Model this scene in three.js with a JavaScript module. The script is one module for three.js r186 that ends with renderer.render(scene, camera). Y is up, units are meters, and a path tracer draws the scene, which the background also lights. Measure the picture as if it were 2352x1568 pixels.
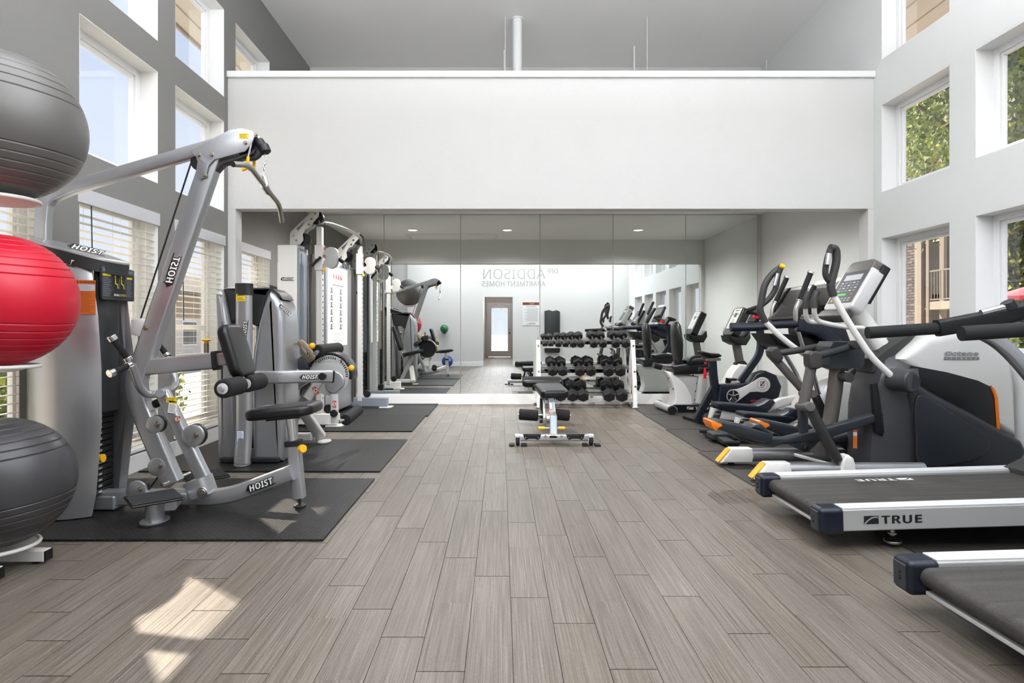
import * as THREE from 'three';
import { RoundedBoxGeometry } from 'three/addons/geometries/RoundedBoxGeometry.js';
import { mergeGeometries, mergeVertices, toCreasedNormals } from 'three/addons/utils/BufferGeometryUtils.js';
import { RectAreaLightUniformsLib } from 'three/addons/lights/RectAreaLightUniformsLib.js';
RectAreaLightUniformsLib.init();

// ---------------------------------------------------------------- camera, sky, sun, exposure
const scene = new THREE.Scene();
const FOCAL = 1344, VPX = 1151, VPY = 757, EYE = 1.07;            // focal length and vanishing point in a 2352 x 1568 frame
const camera = new THREE.PerspectiveCamera(2 * Math.atan(784 / FOCAL) * 180 / Math.PI, 2352 / 1568, 0.02, 200);
camera.position.set(0, EYE, 0);
camera.lookAt(0, EYE, -10);
camera.setViewOffset(2352, 1568, 1176 - VPX, 784 - VPY, 2352, 1568);
const renderer = new THREE.WebGLRenderer();
renderer.toneMapping = THREE.LinearToneMapping;
renderer.toneMappingExposure = 0.8;
renderer.shadowMap.enabled = true;
{
  const W = 256, H = 128, data = new Float32Array(W * H * 4);
  for (let j = 0; j < H; j++) for (let i = 0; i < W; i++) {
    const el = Math.max(0, (j + 0.5) / H * 2 - 1), k = Math.pow(el, 0.6), o = (j * W + i) * 4;
    data[o] = 1.05 - 0.75 * k; data[o + 1] = 1.1 - 0.6 * k; data[o + 2] = 1.2 - 0.3 * k; data[o + 3] = 1;
  }
  const sky = new THREE.DataTexture(data, W, H, THREE.RGBAFormat, THREE.FloatType);
  sky.mapping = THREE.EquirectangularReflectionMapping; sky.magFilter = THREE.LinearFilter; sky.needsUpdate = true;
  scene.background = sky; scene.backgroundIntensity = 1.2;
}
const sun = new THREE.DirectionalLight(0xfff1dc, 13);
sun.position.set(-10, 16, -11.9 - 3); sun.target.position.set(0, 0, -3);
sun.castShadow = true; sun.shadow.radius = 1.2;
Object.assign(sun.shadow.camera, { left: -14, right: 14, top: 14, bottom: -14, near: 0.5, far: 60 });
scene.add(sun, sun.target);
// flat ceiling panels of the tall room, above the frame (their fittings are built further down)
const PANELS = [[-1.7, -0.45], [0.5, -0.45], [2.7, -0.45], [-1.7, -1.5], [0.5, -1.5], [2.7, -1.5], [-1.7, -2.5], [0.5, -2.5], [2.7, -2.5]];
const PANEL_LIGHT = 3.8, PANEL_UP = 32, PANEL_Y = 3.2, CAN_LIGHT = 23, HALL_LIGHT = 40;

// ---------------------------------------------------------------- helpers
let seed = 7;
const rnd = () => { seed = (seed * 1664525 + 1013904223) >>> 0; return seed / 4294967296; };
const rr = (a, b) => a + (b - a) * rnd();
const V = (x, y, z) => new THREE.Vector3(x, y, z);
const at = (px, py, d) => V((px - VPX) / FOCAL * d, EYE - (py - VPY) / FOCAL * d, -d);   // a point of the place from its bearing and its distance in metres
const names = {};
const numbered = (n) => { const k = names[n] = (names[n] ?? -1) + 1; return k ? n + '_' + String(k).padStart(3, '0') : n; };
function tag(o, label, category, group, kind) {
  if (label) o.userData.label = label; if (category) o.userData.category = category;
  if (group) o.userData.group = group; if (kind) o.userData.kind = kind;
  return o;
}
function thing(name, label, category, group) { const o = new THREE.Group(); o.name = numbered(name); scene.add(o); return tag(o, label, category, group); }
const prep = (g) => {
  let h = g.index ? g.toNonIndexed() : g;
  for (const k of Object.keys(h.attributes)) if (!['position', 'normal', 'uv'].includes(k)) h.deleteAttribute(k);
  if (!h.attributes.uv) h.setAttribute('uv', new THREE.BufferAttribute(new Float32Array(h.attributes.position.count * 2), 2));
  if (!h.attributes.normal) h.computeVertexNormals();
  h.morphAttributes = {}; h.groups = [];
  return h;
};
const merge = (gs) => gs.length === 1 ? gs[0] : mergeGeometries(gs.flat(9).map(prep));
function mesh(name, g, m, parent) {
  const o = new THREE.Mesh(Array.isArray(g) ? merge(g) : g, m);
  o.castShadow = o.receiveShadow = true;
  if (parent) { o.name = name; parent.add(o); } else { o.name = numbered(name); scene.add(o); }
  return o;
}
function struct(name, g, m, parent) { const o = mesh(name, metreUV(Array.isArray(g) ? merge(g) : g.index ? prep(g) : g), m, parent); if (!parent) o.userData.kind = 'structure'; return o; }
function dup(o, label) { const c = o.clone(); c.name = numbered(o.name.replace(/_\d{3}$/, '')); scene.add(c); c.userData = { ...o.userData }; if (label) c.userData.label = label; return c; }
const metreUV = (g) => { const p = g.attributes.position, n = g.attributes.normal, uv = g.attributes.uv; for (let i = 0; i < p.count; i++) { const y = Math.abs(n.getY(i)) > 0.5; uv.setXY(i, y ? p.getX(i) : p.getX(i) + p.getZ(i), y ? p.getZ(i) : p.getY(i)); } return g; };
const mv = (g, x, y, z) => g.translate(x, y, z);
const rot = (g, x, y, z) => { if (x) g.rotateX(x); if (y) g.rotateY(y); if (z) g.rotateZ(z); return g; };
// box between two corners, edges rounded by r
function bx(x0, x1, y0, y1, z0, z1, r = 0.004) {
  const w = Math.abs(x1 - x0), h = Math.abs(y1 - y0), d = Math.abs(z1 - z0), q = Math.min(r, w * 0.49, h * 0.49, d * 0.49);
  const g = q > 0 ? new RoundedBoxGeometry(w, h, d, q > 0.02 ? 3 : 1, q) : new THREE.BoxGeometry(w, h, d);
  return g.translate((x0 + x1) / 2, (y0 + y1) / 2, (z0 + z1) / 2);
}
const cbox = (x, y, z, w, h, d, r) => bx(x - w / 2, x + w / 2, y - h / 2, y + h / 2, z - d / 2, z + d / 2, r);
const UP = V(0, 1, 0);
const aim = (g, a, b) => g.applyQuaternion(new THREE.Quaternion().setFromUnitVectors(UP, b.clone().sub(a).normalize())).translate((a.x + b.x) / 2, (a.y + b.y) / 2, (a.z + b.z) / 2);
const bar = (a, b, r0, r1 = r0, n = 16) => aim(new THREE.CylinderGeometry(r1, r0, a.distanceTo(b), n), a, b);
// rounded roller between two points
function roller(a, b, r, e = 0.012, n = 28) {
  const L = a.distanceTo(b), p = [[0, -L / 2], [r - e, -L / 2]];
  for (let k = 1; k <= 4; k++) { const t = k / 4 * Math.PI / 2; p.push([r - e + e * Math.sin(t), -L / 2 + e - e * Math.cos(t)]); }
  for (let k = 0; k <= 4; k++) { const t = k / 4 * Math.PI / 2; p.push([r - e + e * Math.cos(t), L / 2 - e + e * Math.sin(t)]); }
  p.push([0, L / 2]);
  return aim(new THREE.LatheGeometry(p.map(([x, y]) => new THREE.Vector2(Math.max(x, 1e-5), y)), n), a, b);
}
// sweep a closed profile [[u,v]...] along points; ref = the direction that v follows
function sweep(pts, profile, ref = V(0, 0, 1), scaleAt) {
  const n = pts.length, m = profile.length, pos = [], uv = [], idx = [];
  let len = 0;
  for (let i = 0; i < n; i++) {
    const t0 = i ? pts[i].clone().sub(pts[i - 1]).normalize() : null, t1 = i < n - 1 ? pts[i + 1].clone().sub(pts[i]).normalize() : null;
    const t = (t0 && t1 ? t0.clone().add(t1) : (t0 || t1).clone()).normalize();
    const stretch = t0 && t1 ? 1 / Math.max(0.5, t.dot(t1)) : 1;
    const v = ref.clone().addScaledVector(t, -ref.dot(t)).normalize(), u = v.clone().cross(t).normalize();
    if (i) len += pts[i].distanceTo(pts[i - 1]);
    const s = scaleAt ? scaleAt(i / (n - 1)) : 1;
    for (let j = 0; j <= m; j++) {
      const [a, b] = profile[j % m];
      const p = pts[i].clone().addScaledVector(u, a * s * stretch).addScaledVector(v, b * s);
      pos.push(p.x, p.y, p.z); uv.push(j / m, len);
    }
  }
  for (let i = 0; i < n - 1; i++) for (let j = 0; j < m; j++) { const a = i * (m + 1) + j, b = a + m + 1; idx.push(a, a + 1, b, b, a + 1, b + 1); }
  const side = new THREE.BufferGeometry();
  side.setAttribute('position', new THREE.Float32BufferAttribute(pos, 3)); side.setAttribute('uv', new THREE.Float32BufferAttribute(uv, 2)); side.setIndex(idx);
  const caps = [];
  for (const i of [0, n - 1]) {
    const c = new THREE.BufferGeometry(), q = [], w = [];
    const base = i * (m + 1);
    for (let j = 1; j < m - 1; j++) for (const k of i ? [0, j, j + 1] : [0, j + 1, j]) q.push(pos[(base + k) * 3], pos[(base + k) * 3 + 1], pos[(base + k) * 3 + 2]), w.push(0, 0);
    c.setAttribute('position', new THREE.Float32BufferAttribute(q, 3)); c.setAttribute('uv', new THREE.Float32BufferAttribute(w, 2)); c.computeVertexNormals();
    caps.push(c);
  }
  return merge([toCreasedNormals(side, 0.7), ...caps]);
}
const circle = (r, n = 14) => Array.from({ length: n }, (_, k) => [r * Math.cos(k / n * Math.PI * 2), r * Math.sin(k / n * Math.PI * 2)]);
const oval = (a, b, n = 20) => Array.from({ length: n }, (_, k) => [a * Math.cos(k / n * Math.PI * 2), b * Math.sin(k / n * Math.PI * 2)]);
function rrect(w, h, r = 0.012, n = 3) {
  const p = [];
  for (const [sx, sy, a0] of [[1, 1, 0], [-1, 1, 1], [-1, -1, 2], [1, -1, 3]]) for (let k = 0; k <= n; k++) { const a = (a0 + k / n) * Math.PI / 2; p.push([sx * (w / 2 - r) + r * Math.cos(a), sy * (h / 2 - r) + r * Math.sin(a)]); }
  return p;
}
// round the corners of a polyline
function soften(pts, r = 0.05, n = 6) {
  const out = [pts[0].clone()];
  for (let i = 1; i < pts.length - 1; i++) {
    const a = pts[i - 1], b = pts[i], c = pts[i + 1], q = Math.min(r, a.distanceTo(b) * 0.49, b.distanceTo(c) * 0.49);
    const p0 = b.clone().addScaledVector(a.clone().sub(b).normalize(), q), p1 = b.clone().addScaledVector(c.clone().sub(b).normalize(), q);
    for (let k = 0; k <= n; k++) { const t = k / n; out.push(p0.clone().multiplyScalar((1 - t) * (1 - t)).addScaledVector(b, 2 * t * (1 - t)).addScaledVector(p1, t * t)); }
  }
  out.push(pts.at(-1).clone());
  return out;
}
const pipe = (pts, r, bend = 0.06, n = 12, ref) => sweep(soften(pts, bend), circle(r, n), ref || V(0.13, 0.21, 0.97));
const spline = (pts, n = 40, closed = false) => new THREE.CatmullRomCurve3(pts, closed, 'centripetal').getPoints(n);
const beam = (pts, w, h, ref, bend = 0.06, r = 0.01) => sweep(soften(pts, bend), rrect(w, h, r), ref);
// flat plate: outline in (x, y), thickness along z from z0 (back) to z1 (front)
function shapeOf(pts, smooth, holes = []) {
  let p = pts.map(([x, y]) => new THREE.Vector2(x, y));
  if (smooth) p = new THREE.CatmullRomCurve3(p.map((q) => V(q.x, q.y, 0)), true, 'centripetal').getPoints(smooth === true ? pts.length * 6 : smooth).slice(0, -1).map((q) => new THREE.Vector2(q.x, q.y));
  const s = new THREE.Shape(p);
  for (const h of holes) s.holes.push(new THREE.Path(h.map(([x, y]) => new THREE.Vector2(x, y))));
  return s;
}
function plate(pts, z0, z1, { bevel = 0.004, smooth = 0, holes = [], seg = 2 } = {}) {
  const b = Math.min(bevel, (z1 - z0) * 0.45);
  const g = new THREE.ExtrudeGeometry(shapeOf(pts, smooth, holes), { depth: z1 - z0 - 2 * b, bevelEnabled: b > 0, bevelSize: b, bevelThickness: b, bevelOffset: -b, bevelSegments: seg, curveSegments: 12 });
  return toCreasedNormals(g.translate(0, 0, z0 + b), 0.6);
}
const ring = (cx, cy, r, n = 20) => Array.from({ length: n }, (_, k) => [cx + r * Math.cos(-k / n * 6.28318), cy + r * Math.sin(-k / n * 6.28318)]);
// outline seen square-on at distance d: bearings to metres in the plane of the outline
const flat = (pts, d) => pts.map(([px, py]) => { const v = at(px, py, d); return [v.x, v.y]; });
// lofted pad: rounded-rectangle cushion, w x h x t, lying in xy, facing +z
function cushion(w, h, t, r = 0.05, e = 0.02) { return plate(rrect(w, h, r, 5), -t / 2, t / 2, { bevel: e, seg: 4 }); }
const turn = (g, a, c) => g.translate(-c.x, -c.y, -c.z).rotateY(a).translate(c.x, c.y, c.z);

// ---------------------------------------------------------------- textures and materials
function canvasTex(w, h, draw, srgb = true) {
  const c = document.createElement('canvas'); c.width = w; c.height = h;
  draw(c.getContext('2d'), w, h);
  const t = new THREE.CanvasTexture(c); t.wrapS = t.wrapT = THREE.RepeatWrapping; t.magFilter = THREE.LinearFilter; t.anisotropy = 8;
  if (srgb) t.colorSpace = THREE.SRGBColorSpace;
  return t;
}
function gridNoise(n, m) { const a = new Float32Array(n * m); for (let i = 0; i < a.length; i++) a[i] = rnd(); return (x, y) => { const i = Math.floor(x), j = Math.floor(y), f = x - i, g = y - j, s = f * f * (3 - 2 * f), t = g * g * (3 - 2 * g), A = (p, q) => a[(((q % m) + m) % m) * n + (((p % n) + n) % n)]; return (A(i, j) * (1 - s) + A(i + 1, j) * s) * (1 - t) + (A(i, j + 1) * (1 - s) + A(i + 1, j + 1) * s) * t; }; }
function dataTex(w, h, f, srgb = true) {
  const d = new Uint8Array(w * h * 4);
  for (let j = 0; j < h; j++) for (let i = 0; i < w; i++) { const v = f(i / w, j / h), o = (j * w + i) * 4; const [r, g, b] = Array.isArray(v) ? v : [v, v, v]; d[o] = Math.max(0, Math.min(255, r * 255)); d[o + 1] = Math.max(0, Math.min(255, g * 255)); d[o + 2] = Math.max(0, Math.min(255, b * 255)); d[o + 3] = 255; }
  const t = new THREE.DataTexture(d, w, h); t.wrapS = t.wrapT = THREE.RepeatWrapping; t.magFilter = THREE.LinearFilter; t.minFilter = THREE.LinearMipmapLinearFilter; t.generateMipmaps = true; t.needsUpdate = true;
  if (srgb) t.colorSpace = THREE.SRGBColorSpace;
  return t;
}
const std = (color, roughness = 0.6, metalness = 0, more = {}) => new THREE.MeshStandardMaterial({ color, roughness, metalness, ...more });
const phy = (color, roughness, metalness, more) => new THREE.MeshPhysicalMaterial({ color, roughness, metalness, ...more });
const wallBump = (() => { const a = gridNoise(128, 128), b = gridNoise(64, 64); return dataTex(512, 512, (u, v) => 0.5 * a(u * 128, v * 128) + 0.5 * b(u * 64, v * 64), false); })();
wallBump.repeat.set(1.2, 1.2);
const paint = (c) => std(c, 0.85, 0, { bumpMap: wallBump, bumpScale: 0.0009 });
const M = {
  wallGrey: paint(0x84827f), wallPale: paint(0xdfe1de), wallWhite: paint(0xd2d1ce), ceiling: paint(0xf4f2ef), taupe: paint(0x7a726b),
  trim: std(0xe9e9e7, 0.45), vinyl: std(0xefefee, 0.35), blind: phy(0xeee8da, 0.55, 0, {}), valance: std(0xc9c9cc, 0.5),
  silver: std(0xb3b4b7, 0.3, 0.72), platinum: std(0xd2d1cf, 0.42, 0.25), whitePaint: std(0xeceae6, 0.4), lightGrey: std(0xaeaeac, 0.42, 0.2), steelBlue: std(0x9aa2ab, 0.38, 0.5),
  chrome: std(0xdadada, 0.12, 1), steel: std(0xb9b7b3, 0.28, 1), zinc: std(0x9a8f78, 0.35, 0.9),
  blackVinyl: std(0x0c0c0e, 0.36), blackRubber: std(0x121213, 0.72), blackPlastic: std(0x0f1012, 0.42), blackGloss: std(0x04050a, 0.4), charcoal: std(0x3b3a39, 0.5, 0.1), darkGrey: std(0x242527, 0.5), navy: std(0x111826, 0.4), slate: std(0x2c3136, 0.4), taupeGrey: std(0x5f5b57, 0.42, 0.15),
  yellow: std(0xf2b411, 0.4), orange: std(0xe8780f, 0.45), red: std(0xe01020, 0.4), foam: std(0x131315, 0.82), cable: std(0x0b0b0c, 0.4),
  mirror: std(0xeef2f0, 0.008, 1), glass: phy(0xffffff, 0.02, 0, { transmission: 1, thickness: 0, ior: 1.45 }), screen: std(0x0a0a08, 0.28), bolt: std(0xa69c8a, 0.3, 0.9),
};
// a sticker: print on a thin flat sheet, drawn on a canvas; faces +z
function printMat(w, h, draw, rough = 0.5, clear = false) {
  const t = canvasTex(w, h, draw);
  return std(0xffffff, rough, 0, clear ? { map: t, transparent: true, alphaTest: 0.4 } : { map: t });
}
const sheet = (w, h, p, q) => { const g = new THREE.PlaneGeometry(w, h); if (q) g.applyQuaternion(q); return g.translate(p.x, p.y, p.z); };
// sheet whose right and up directions are given
function sheetOn(w, h, p, right, up) {
  const r = right.clone().normalize(), n = r.clone().cross(up).normalize(), u = n.clone().cross(r);
  return new THREE.PlaneGeometry(w, h).applyMatrix4(new THREE.Matrix4().makeBasis(r, u, n).setPosition(p.clone().addScaledVector(n, 0.0015)));
}
// ---------------------------------------------------------------- the room: x from -2.75 (left) to 3.75 (right), mirror wall 8.41 m from the camera
const XL = -2.75, XR = 3.75, DM = 8.41, TOP = 4.84, D0 = -0.35;                // the wall behind the camera stands at z = 0.35
const DARK = std(0x2c2622, 0.9);
// floor of grey wood-look planks, each plank a piece
{
  const g1 = gridNoise(256, 256), g2 = gridNoise(64, 64), g3 = gridNoise(512, 512);
  const grain = (u, v) => 0.42 * g3(u * 14, v * 512) + 0.26 * g1(u * 8, v * 200) + 0.12 * g2(u * 6, v * 20) + 0.2 * g3(u * 512, v * 512);
  const colour = dataTex(2048, 1024, (u, v) => { const n = grain(u, v), d = n - 0.5; return [0.412 + d * 0.28, 0.383 + d * 0.28, 0.348 + d * 0.28]; });
  const relief = dataTex(1024, 1024, (u, v) => 0.7 * g3(u * 14, v * 512) + 0.3 * g1(u * 8, v * 200), false);
  const gloss = dataTex(512, 512, (u, v) => 0.62 + 0.12 * (g1(u * 8, v * 200) - 0.5) + 0.1 * (g2(u * 6, v * 8) - 0.5), false);
  for (const t of [colour, relief, gloss]) t.repeat.set(1 / 2.4, 1 / 1.2);
  const tone = [0xffffff, 0xf8f7f5, 0xf0eeec, 0xfcfaf7].map((c) => std(c, 0.64, 0, { map: colour, bumpMap: relief, bumpScale: 0.0009, roughnessMap: gloss }));
  const floor = new THREE.Group(); floor.name = 'floor'; floor.userData.kind = 'structure'; scene.add(floor);
  mesh('underlay', bx(XL - 0.2, XR + 0.2, -0.2, -0.004, -DM - 0.2, 6.2, 0), DARK, floor);
  const PW = 0.152, PL = 0.914, gap = 0.0022, cut = {};
  const plankGeo = (len, wid, v) => {
    const key = len.toFixed(3) + wid.toFixed(3) + v; if (cut[key]) return cut[key];
    const g = new THREE.BoxGeometry(wid - 0.002, 0.0038, len - 0.0045).translate(0, -0.0019, 0), p = g.attributes.position, uv = g.attributes.uv;
    for (let i = 0; i < p.count; i++) uv.setXY(i, p.getZ(i) + v * 0.83, p.getX(i) + v * 0.37);
    return cut[key] = g;
  };
  const rest = [[], [], [], []], all = [];
  const ncol = Math.ceil((XR - XL) / PW) + 2;
  for (let c = -22; c < ncol - 16; c++) {
    const x0 = Math.max(XL, -0.266 + c * PW), x1 = Math.min(XR, -0.266 + (c + 1) * PW);
    if (x1 - x0 < 0.01) continue;
    const phase = 2.783 - 0.2285 * c + (((c * 37) % 7) - 3) * 0.012;
    for (let k = -14; k < 20; k++) {
      const a = Math.max(D0 - 0.02, phase + k * PL), b = Math.min(DM, phase + (k + 1) * PL);
      if (b - a < 0.02) continue;
      all.push([x0, x1, a, b]);
    }
  }
  for (let c = -3; c < 5; c++) for (let k = 0; k < 8; k++) {      // the hall behind the camera
    const x0 = Math.max(-0.62, -0.266 + c * PW), x1 = Math.min(0.62, -0.266 + (c + 1) * PW), a = -6.1 + k * PL - ((c * 3) % 4) * 0.2285, b = Math.min(D0 - 0.02, a + PL);
    if (x1 - x0 > 0.01 && b > a + 0.02 && b > -6.2) all.push([x0, x1, Math.max(a, -6.15), b]);
  }
  const size = ([x0, x1, a, b]) => a < 1.0 || Math.abs((x0 + x1) / 2 / b) > 0.95 ? 0 : 1 / (b * b * b);
  all.sort((p, q) => size(q) - size(p));
  all.forEach(([x0, x1, a, b], i) => {
    const v = Math.floor(rnd() * 9), t = Math.floor(rnd() * 4), g = plankGeo(b - a, x1 - x0, v);
    const pos = [(x0 + x1) / 2, 0, -(a + b) / 2];
    if (i < 300) { const o = mesh('plank', g, tone[t], floor); o.position.set(...pos); } else rest[t].push(g.clone().translate(...pos));
  });
  rest.forEach((g, t) => { if (g.length) mesh('planks_beyond', g, tone[t], floor).userData.kind = 'stuff'; });
}
// a wall in the plane x = const, running along z, with openings [d0, d1, y0, y1]
function sideWall(name, x, thick, dA, dB, y0, y1, holes, m) {
  const rect = ([a, b, c, d]) => [[a, c], [b, c], [b, d], [a, d]];
  const s = shapeOf(rect([dA, dB, y0, y1]), 0, holes.map((h) => rect(h).reverse()));
  const g = new THREE.ExtrudeGeometry(s, { depth: Math.abs(thick), bevelEnabled: false }).rotateY(Math.PI / 2);   // shape x -> -z, extrusion -> +x
  return struct(name, g.translate(thick < 0 ? x + thick : x, 0, 0), m);
}
const LOW = [0.18, 2.0];
const leftCols = [[2.69, 3.56], [3.814, 4.69], [4.94, 5.81], [6.06, 6.95], [7.19, 8.06]];
const rightCols = [[0.38, 1.25], [1.5, 2.37], [2.63, 3.5], [3.75, 4.63], [4.89, 5.77]];
const openL = [], openR = [];
leftCols.forEach(([a, b], i) => {
  openL.push([a, b, ...LOW]);
  if (i === 1 || i === 2) openL.push([a, b, 2.24, 3.136]);
  if (i >= 1 && i <= 3) openL.push([a, b, 3.38, 4.25]);
});
rightCols.forEach(([a, b], i) => { openR.push([a, b, 0.85, 1.975]); openR.push([a, b, 2.42, 3.285]); openR.push([a, b, 3.725, 4.5]); });
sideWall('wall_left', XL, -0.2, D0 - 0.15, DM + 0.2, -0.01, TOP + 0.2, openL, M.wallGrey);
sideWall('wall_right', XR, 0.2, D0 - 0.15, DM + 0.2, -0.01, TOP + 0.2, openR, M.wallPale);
struct('ceiling', bx(XL - 0.2, XR + 0.2, TOP, TOP + 0.2, -DM - 0.2, -D0 + 0.15, 0), M.ceiling);
struct('wall_mirror', bx(XL, XR, 0, TOP, -DM - 0.2, -DM - 0.006, 0), M.wallWhite);
// loft floor over the alcove and the low header wall in front of it
struct('ceiling_alcove', bx(XL, XR, 2.728, 2.95, -DM, -6.03, 0), M.ceiling);
struct('wall_header', [bx(XL, XR, 2.285, 3.60, -6.03, -5.885, 0.003), bx(XL, -2.672, 0, 2.285, -6.03, -5.885, 0.003), bx(3.69, XR, 0, 2.285, -6.03, -5.885, 0.003)], M.wallWhite);
struct('trim_1', bx(XL, XR, 3.6, 3.663, -6.06, -5.855, 0.006), M.trim);
// wall behind the camera, with the doorway the picture is taken from
{
  const x0 = -0.523, x1 = 0.342, h = 2.03, zb0 = -D0, zb1 = -D0 + 0.15;
  struct('wall_back', [bx(XL, x0, 0, TOP, zb0, zb1, 0), bx(x1, XR, 0, TOP, zb0, zb1, 0), bx(x0, x1, h, TOP, zb0, zb1, 0)], M.wallWhite);
  struct('wall_hall_left', bx(-0.76, -0.6, -0.01, 2.6, zb1, 6.2, 0), M.taupe);
  struct('wall_hall_right', bx(0.6, 0.76, -0.01, 2.6, zb1, 6.2, 0), M.taupe);
  struct('ceiling_hall', bx(-0.76, 0.76, 2.5, 2.7, zb1, 6.2, 0), M.ceiling);
  struct('wall_hall_end', [bx(-0.6, -0.56, 0, 2.5, 6.0, 6.2, 0), bx(0.44, 0.6, 0, 2.5, 6.0, 6.2, 0), bx(-0.56, 0.44, 2.12, 2.5, 6.0, 6.2, 0)], M.taupe);
  const door = new THREE.Group(); door.name = 'door_1'; door.userData.kind = 'structure'; scene.add(door);
  const dm = std(0x756c65, 0.5);
  mesh('door_frame', [bx(-0.56, -0.5, 0, 2.12, 5.97, 6.1), bx(0.38, 0.44, 0, 2.12, 5.97, 6.1), bx(-0.5, 0.38, 2.06, 2.12, 5.97, 6.1)], dm, door);
  mesh('door_leaf', [bx(-0.5, -0.38, 0.02, 2.05, 6.02, 6.06), bx(0.26, 0.38, 0.02, 2.05, 6.02, 6.06), bx(-0.38, 0.26, 1.92, 2.05, 6.02, 6.06), bx(-0.38, 0.26, 0.02, 0.24, 6.02, 6.06)], dm, door);
  mesh('pane', bx(-0.38, 0.26, 0.24, 1.92, 6.038, 6.042, 0), M.glass, door);
  mesh('door_handle', [new THREE.SphereGeometry(0.028, 16, 12).translate(0.33, 0.95, 5.97), bar(V(0.33, 0.95, 6.02), V(0.33, 0.95, 5.97), 0.012), bar(V(0.33, 1.08, 6.02), V(0.33, 1.08, 6.0), 0.022)], M.darkGrey, door);
}
struct('baseboard_left', [bx(XL, XL + 0.014, 0, 0.135, -5.885, -D0, 0.004), bx(XL, XL + 0.014, 0, 0.135, -DM, -6.03, 0.004)], M.trim);
struct('baseboard_right', [bx(XR - 0.014, XR, 0, 0.16, -5.885, -D0, 0.004), bx(XR - 0.014, XR, 0, 0.16, -DM, -6.03, 0.004)], M.trim);
struct('baseboard_mirror', bx(XL + 0.014, XR - 0.014, 0, 0.147, -DM - 0.006, -DM + 0.014, 0.003), M.trim);
struct('baseboard_back', [bx(XL + 0.014, -0.523, 0, 0.13, -D0 - 0.014, -D0, 0.004), bx(0.342, XR - 0.014, 0, 0.13, -D0 - 0.014, -D0, 0.004)], M.trim);
// mirror panels
{
  const edges = [-2.73, -1.683, -0.582, 0.557, 1.608, 2.653, 3.686];
  const place = ['behind the cable trainer', 'left of the doorway reflection', 'behind the dumbbell rack end', 'behind the dumbbell rack', 'behind the recumbent bike', 'at the right end of the mirror wall'];
  for (let i = 0; i < 6; i++) {
    const t = thing('mirror_panel', 'tall frameless wall mirror panel ' + place[i], 'mirror', 'mirror panels on the end wall');
    mesh('glass', bx(edges[i] + 0.004, edges[i + 1] - 0.004, 0.149, 2.72, -DM - 0.005, -DM + 0.002, 0.0025), M.mirror, t);
    mesh('edge_strip', [bx(edges[i + 1] - 0.0035, edges[i + 1] + 0.0035, 0.149, 2.72, -DM - 0.005, -DM + 0.001, 0)], M.steel, t);
  }
}
// windows: white frame set back in the opening, one pane, in the left wall (side -1) or the right wall (side 1)
let winNo = 0;
function windowAt(side, a, b, y0, y1, sash) {
  const w = new THREE.Group(); w.name = 'window_' + (++winNo); w.userData.kind = 'structure'; scene.add(w);
  const X = side < 0 ? XL : XR, q = (k) => X + side * k, f = 0.055;
  const frame = (k0, k1, m) => [bx(q(k0), q(k1), y0, y1, -a, -a - m), bx(q(k0), q(k1), y0, y1, -b + m, -b), bx(q(k0), q(k1), y0, y0 + m, -a - m, -b + m), bx(q(k0), q(k1), y1 - m, y1, -a - m, -b + m)];
  mesh('window_frame', frame(0.14, 0.2, f), M.vinyl, w);
  const s2 = f + 0.025;
  mesh('sash', [bx(q(0.155), q(0.19), y0 + f, y1 - f, -a - f, -a - s2), bx(q(0.155), q(0.19), y0 + f, y1 - f, -b + s2, -b + f), bx(q(0.155), q(0.19), y0 + f, y0 + s2, -a - s2, -b + s2), bx(q(0.155), q(0.19), y1 - s2, y1 - f, -a - s2, -b + s2),
    ...(sash ? [bx(q(0.155), q(0.19), (y0 + y1) / 2 - 0.02, (y0 + y1) / 2 + 0.02, -a - s2, -b + s2)] : [])], M.vinyl, w);
  mesh('pane', bx(q(0.172), q(0.176), y0 + s2 - 0.01, y1 - s2 + 0.01, -a - s2 + 0.01, -b + s2 - 0.01, 0), M.glass, w);
  mesh('reveal', [bx(q(0.001), q(0.14), y0, y0 + 0.006, -a, -b, 0), bx(q(0.001), q(0.14), y1 - 0.006, y1, -a, -b, 0), bx(q(0.001), q(0.14), y0, y1, -a, -a - 0.006, 0), bx(q(0.001), q(0.14), y0, y1, -b + 0.006, -b, 0)], M.trim, w);
  return w;
}
for (const h of openL) windowAt(-1, ...h, h[2] < 1);
for (const h of openR) windowAt(1, ...h, false);
// window ledge strip on the left wall, above the baseboard
struct('trim_2', leftCols.map(([a, b]) => bx(XL, XL + 0.02, 0.15, 0.18, -a + 0.03, -b - 0.03, 0.004)), M.trim);
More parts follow.
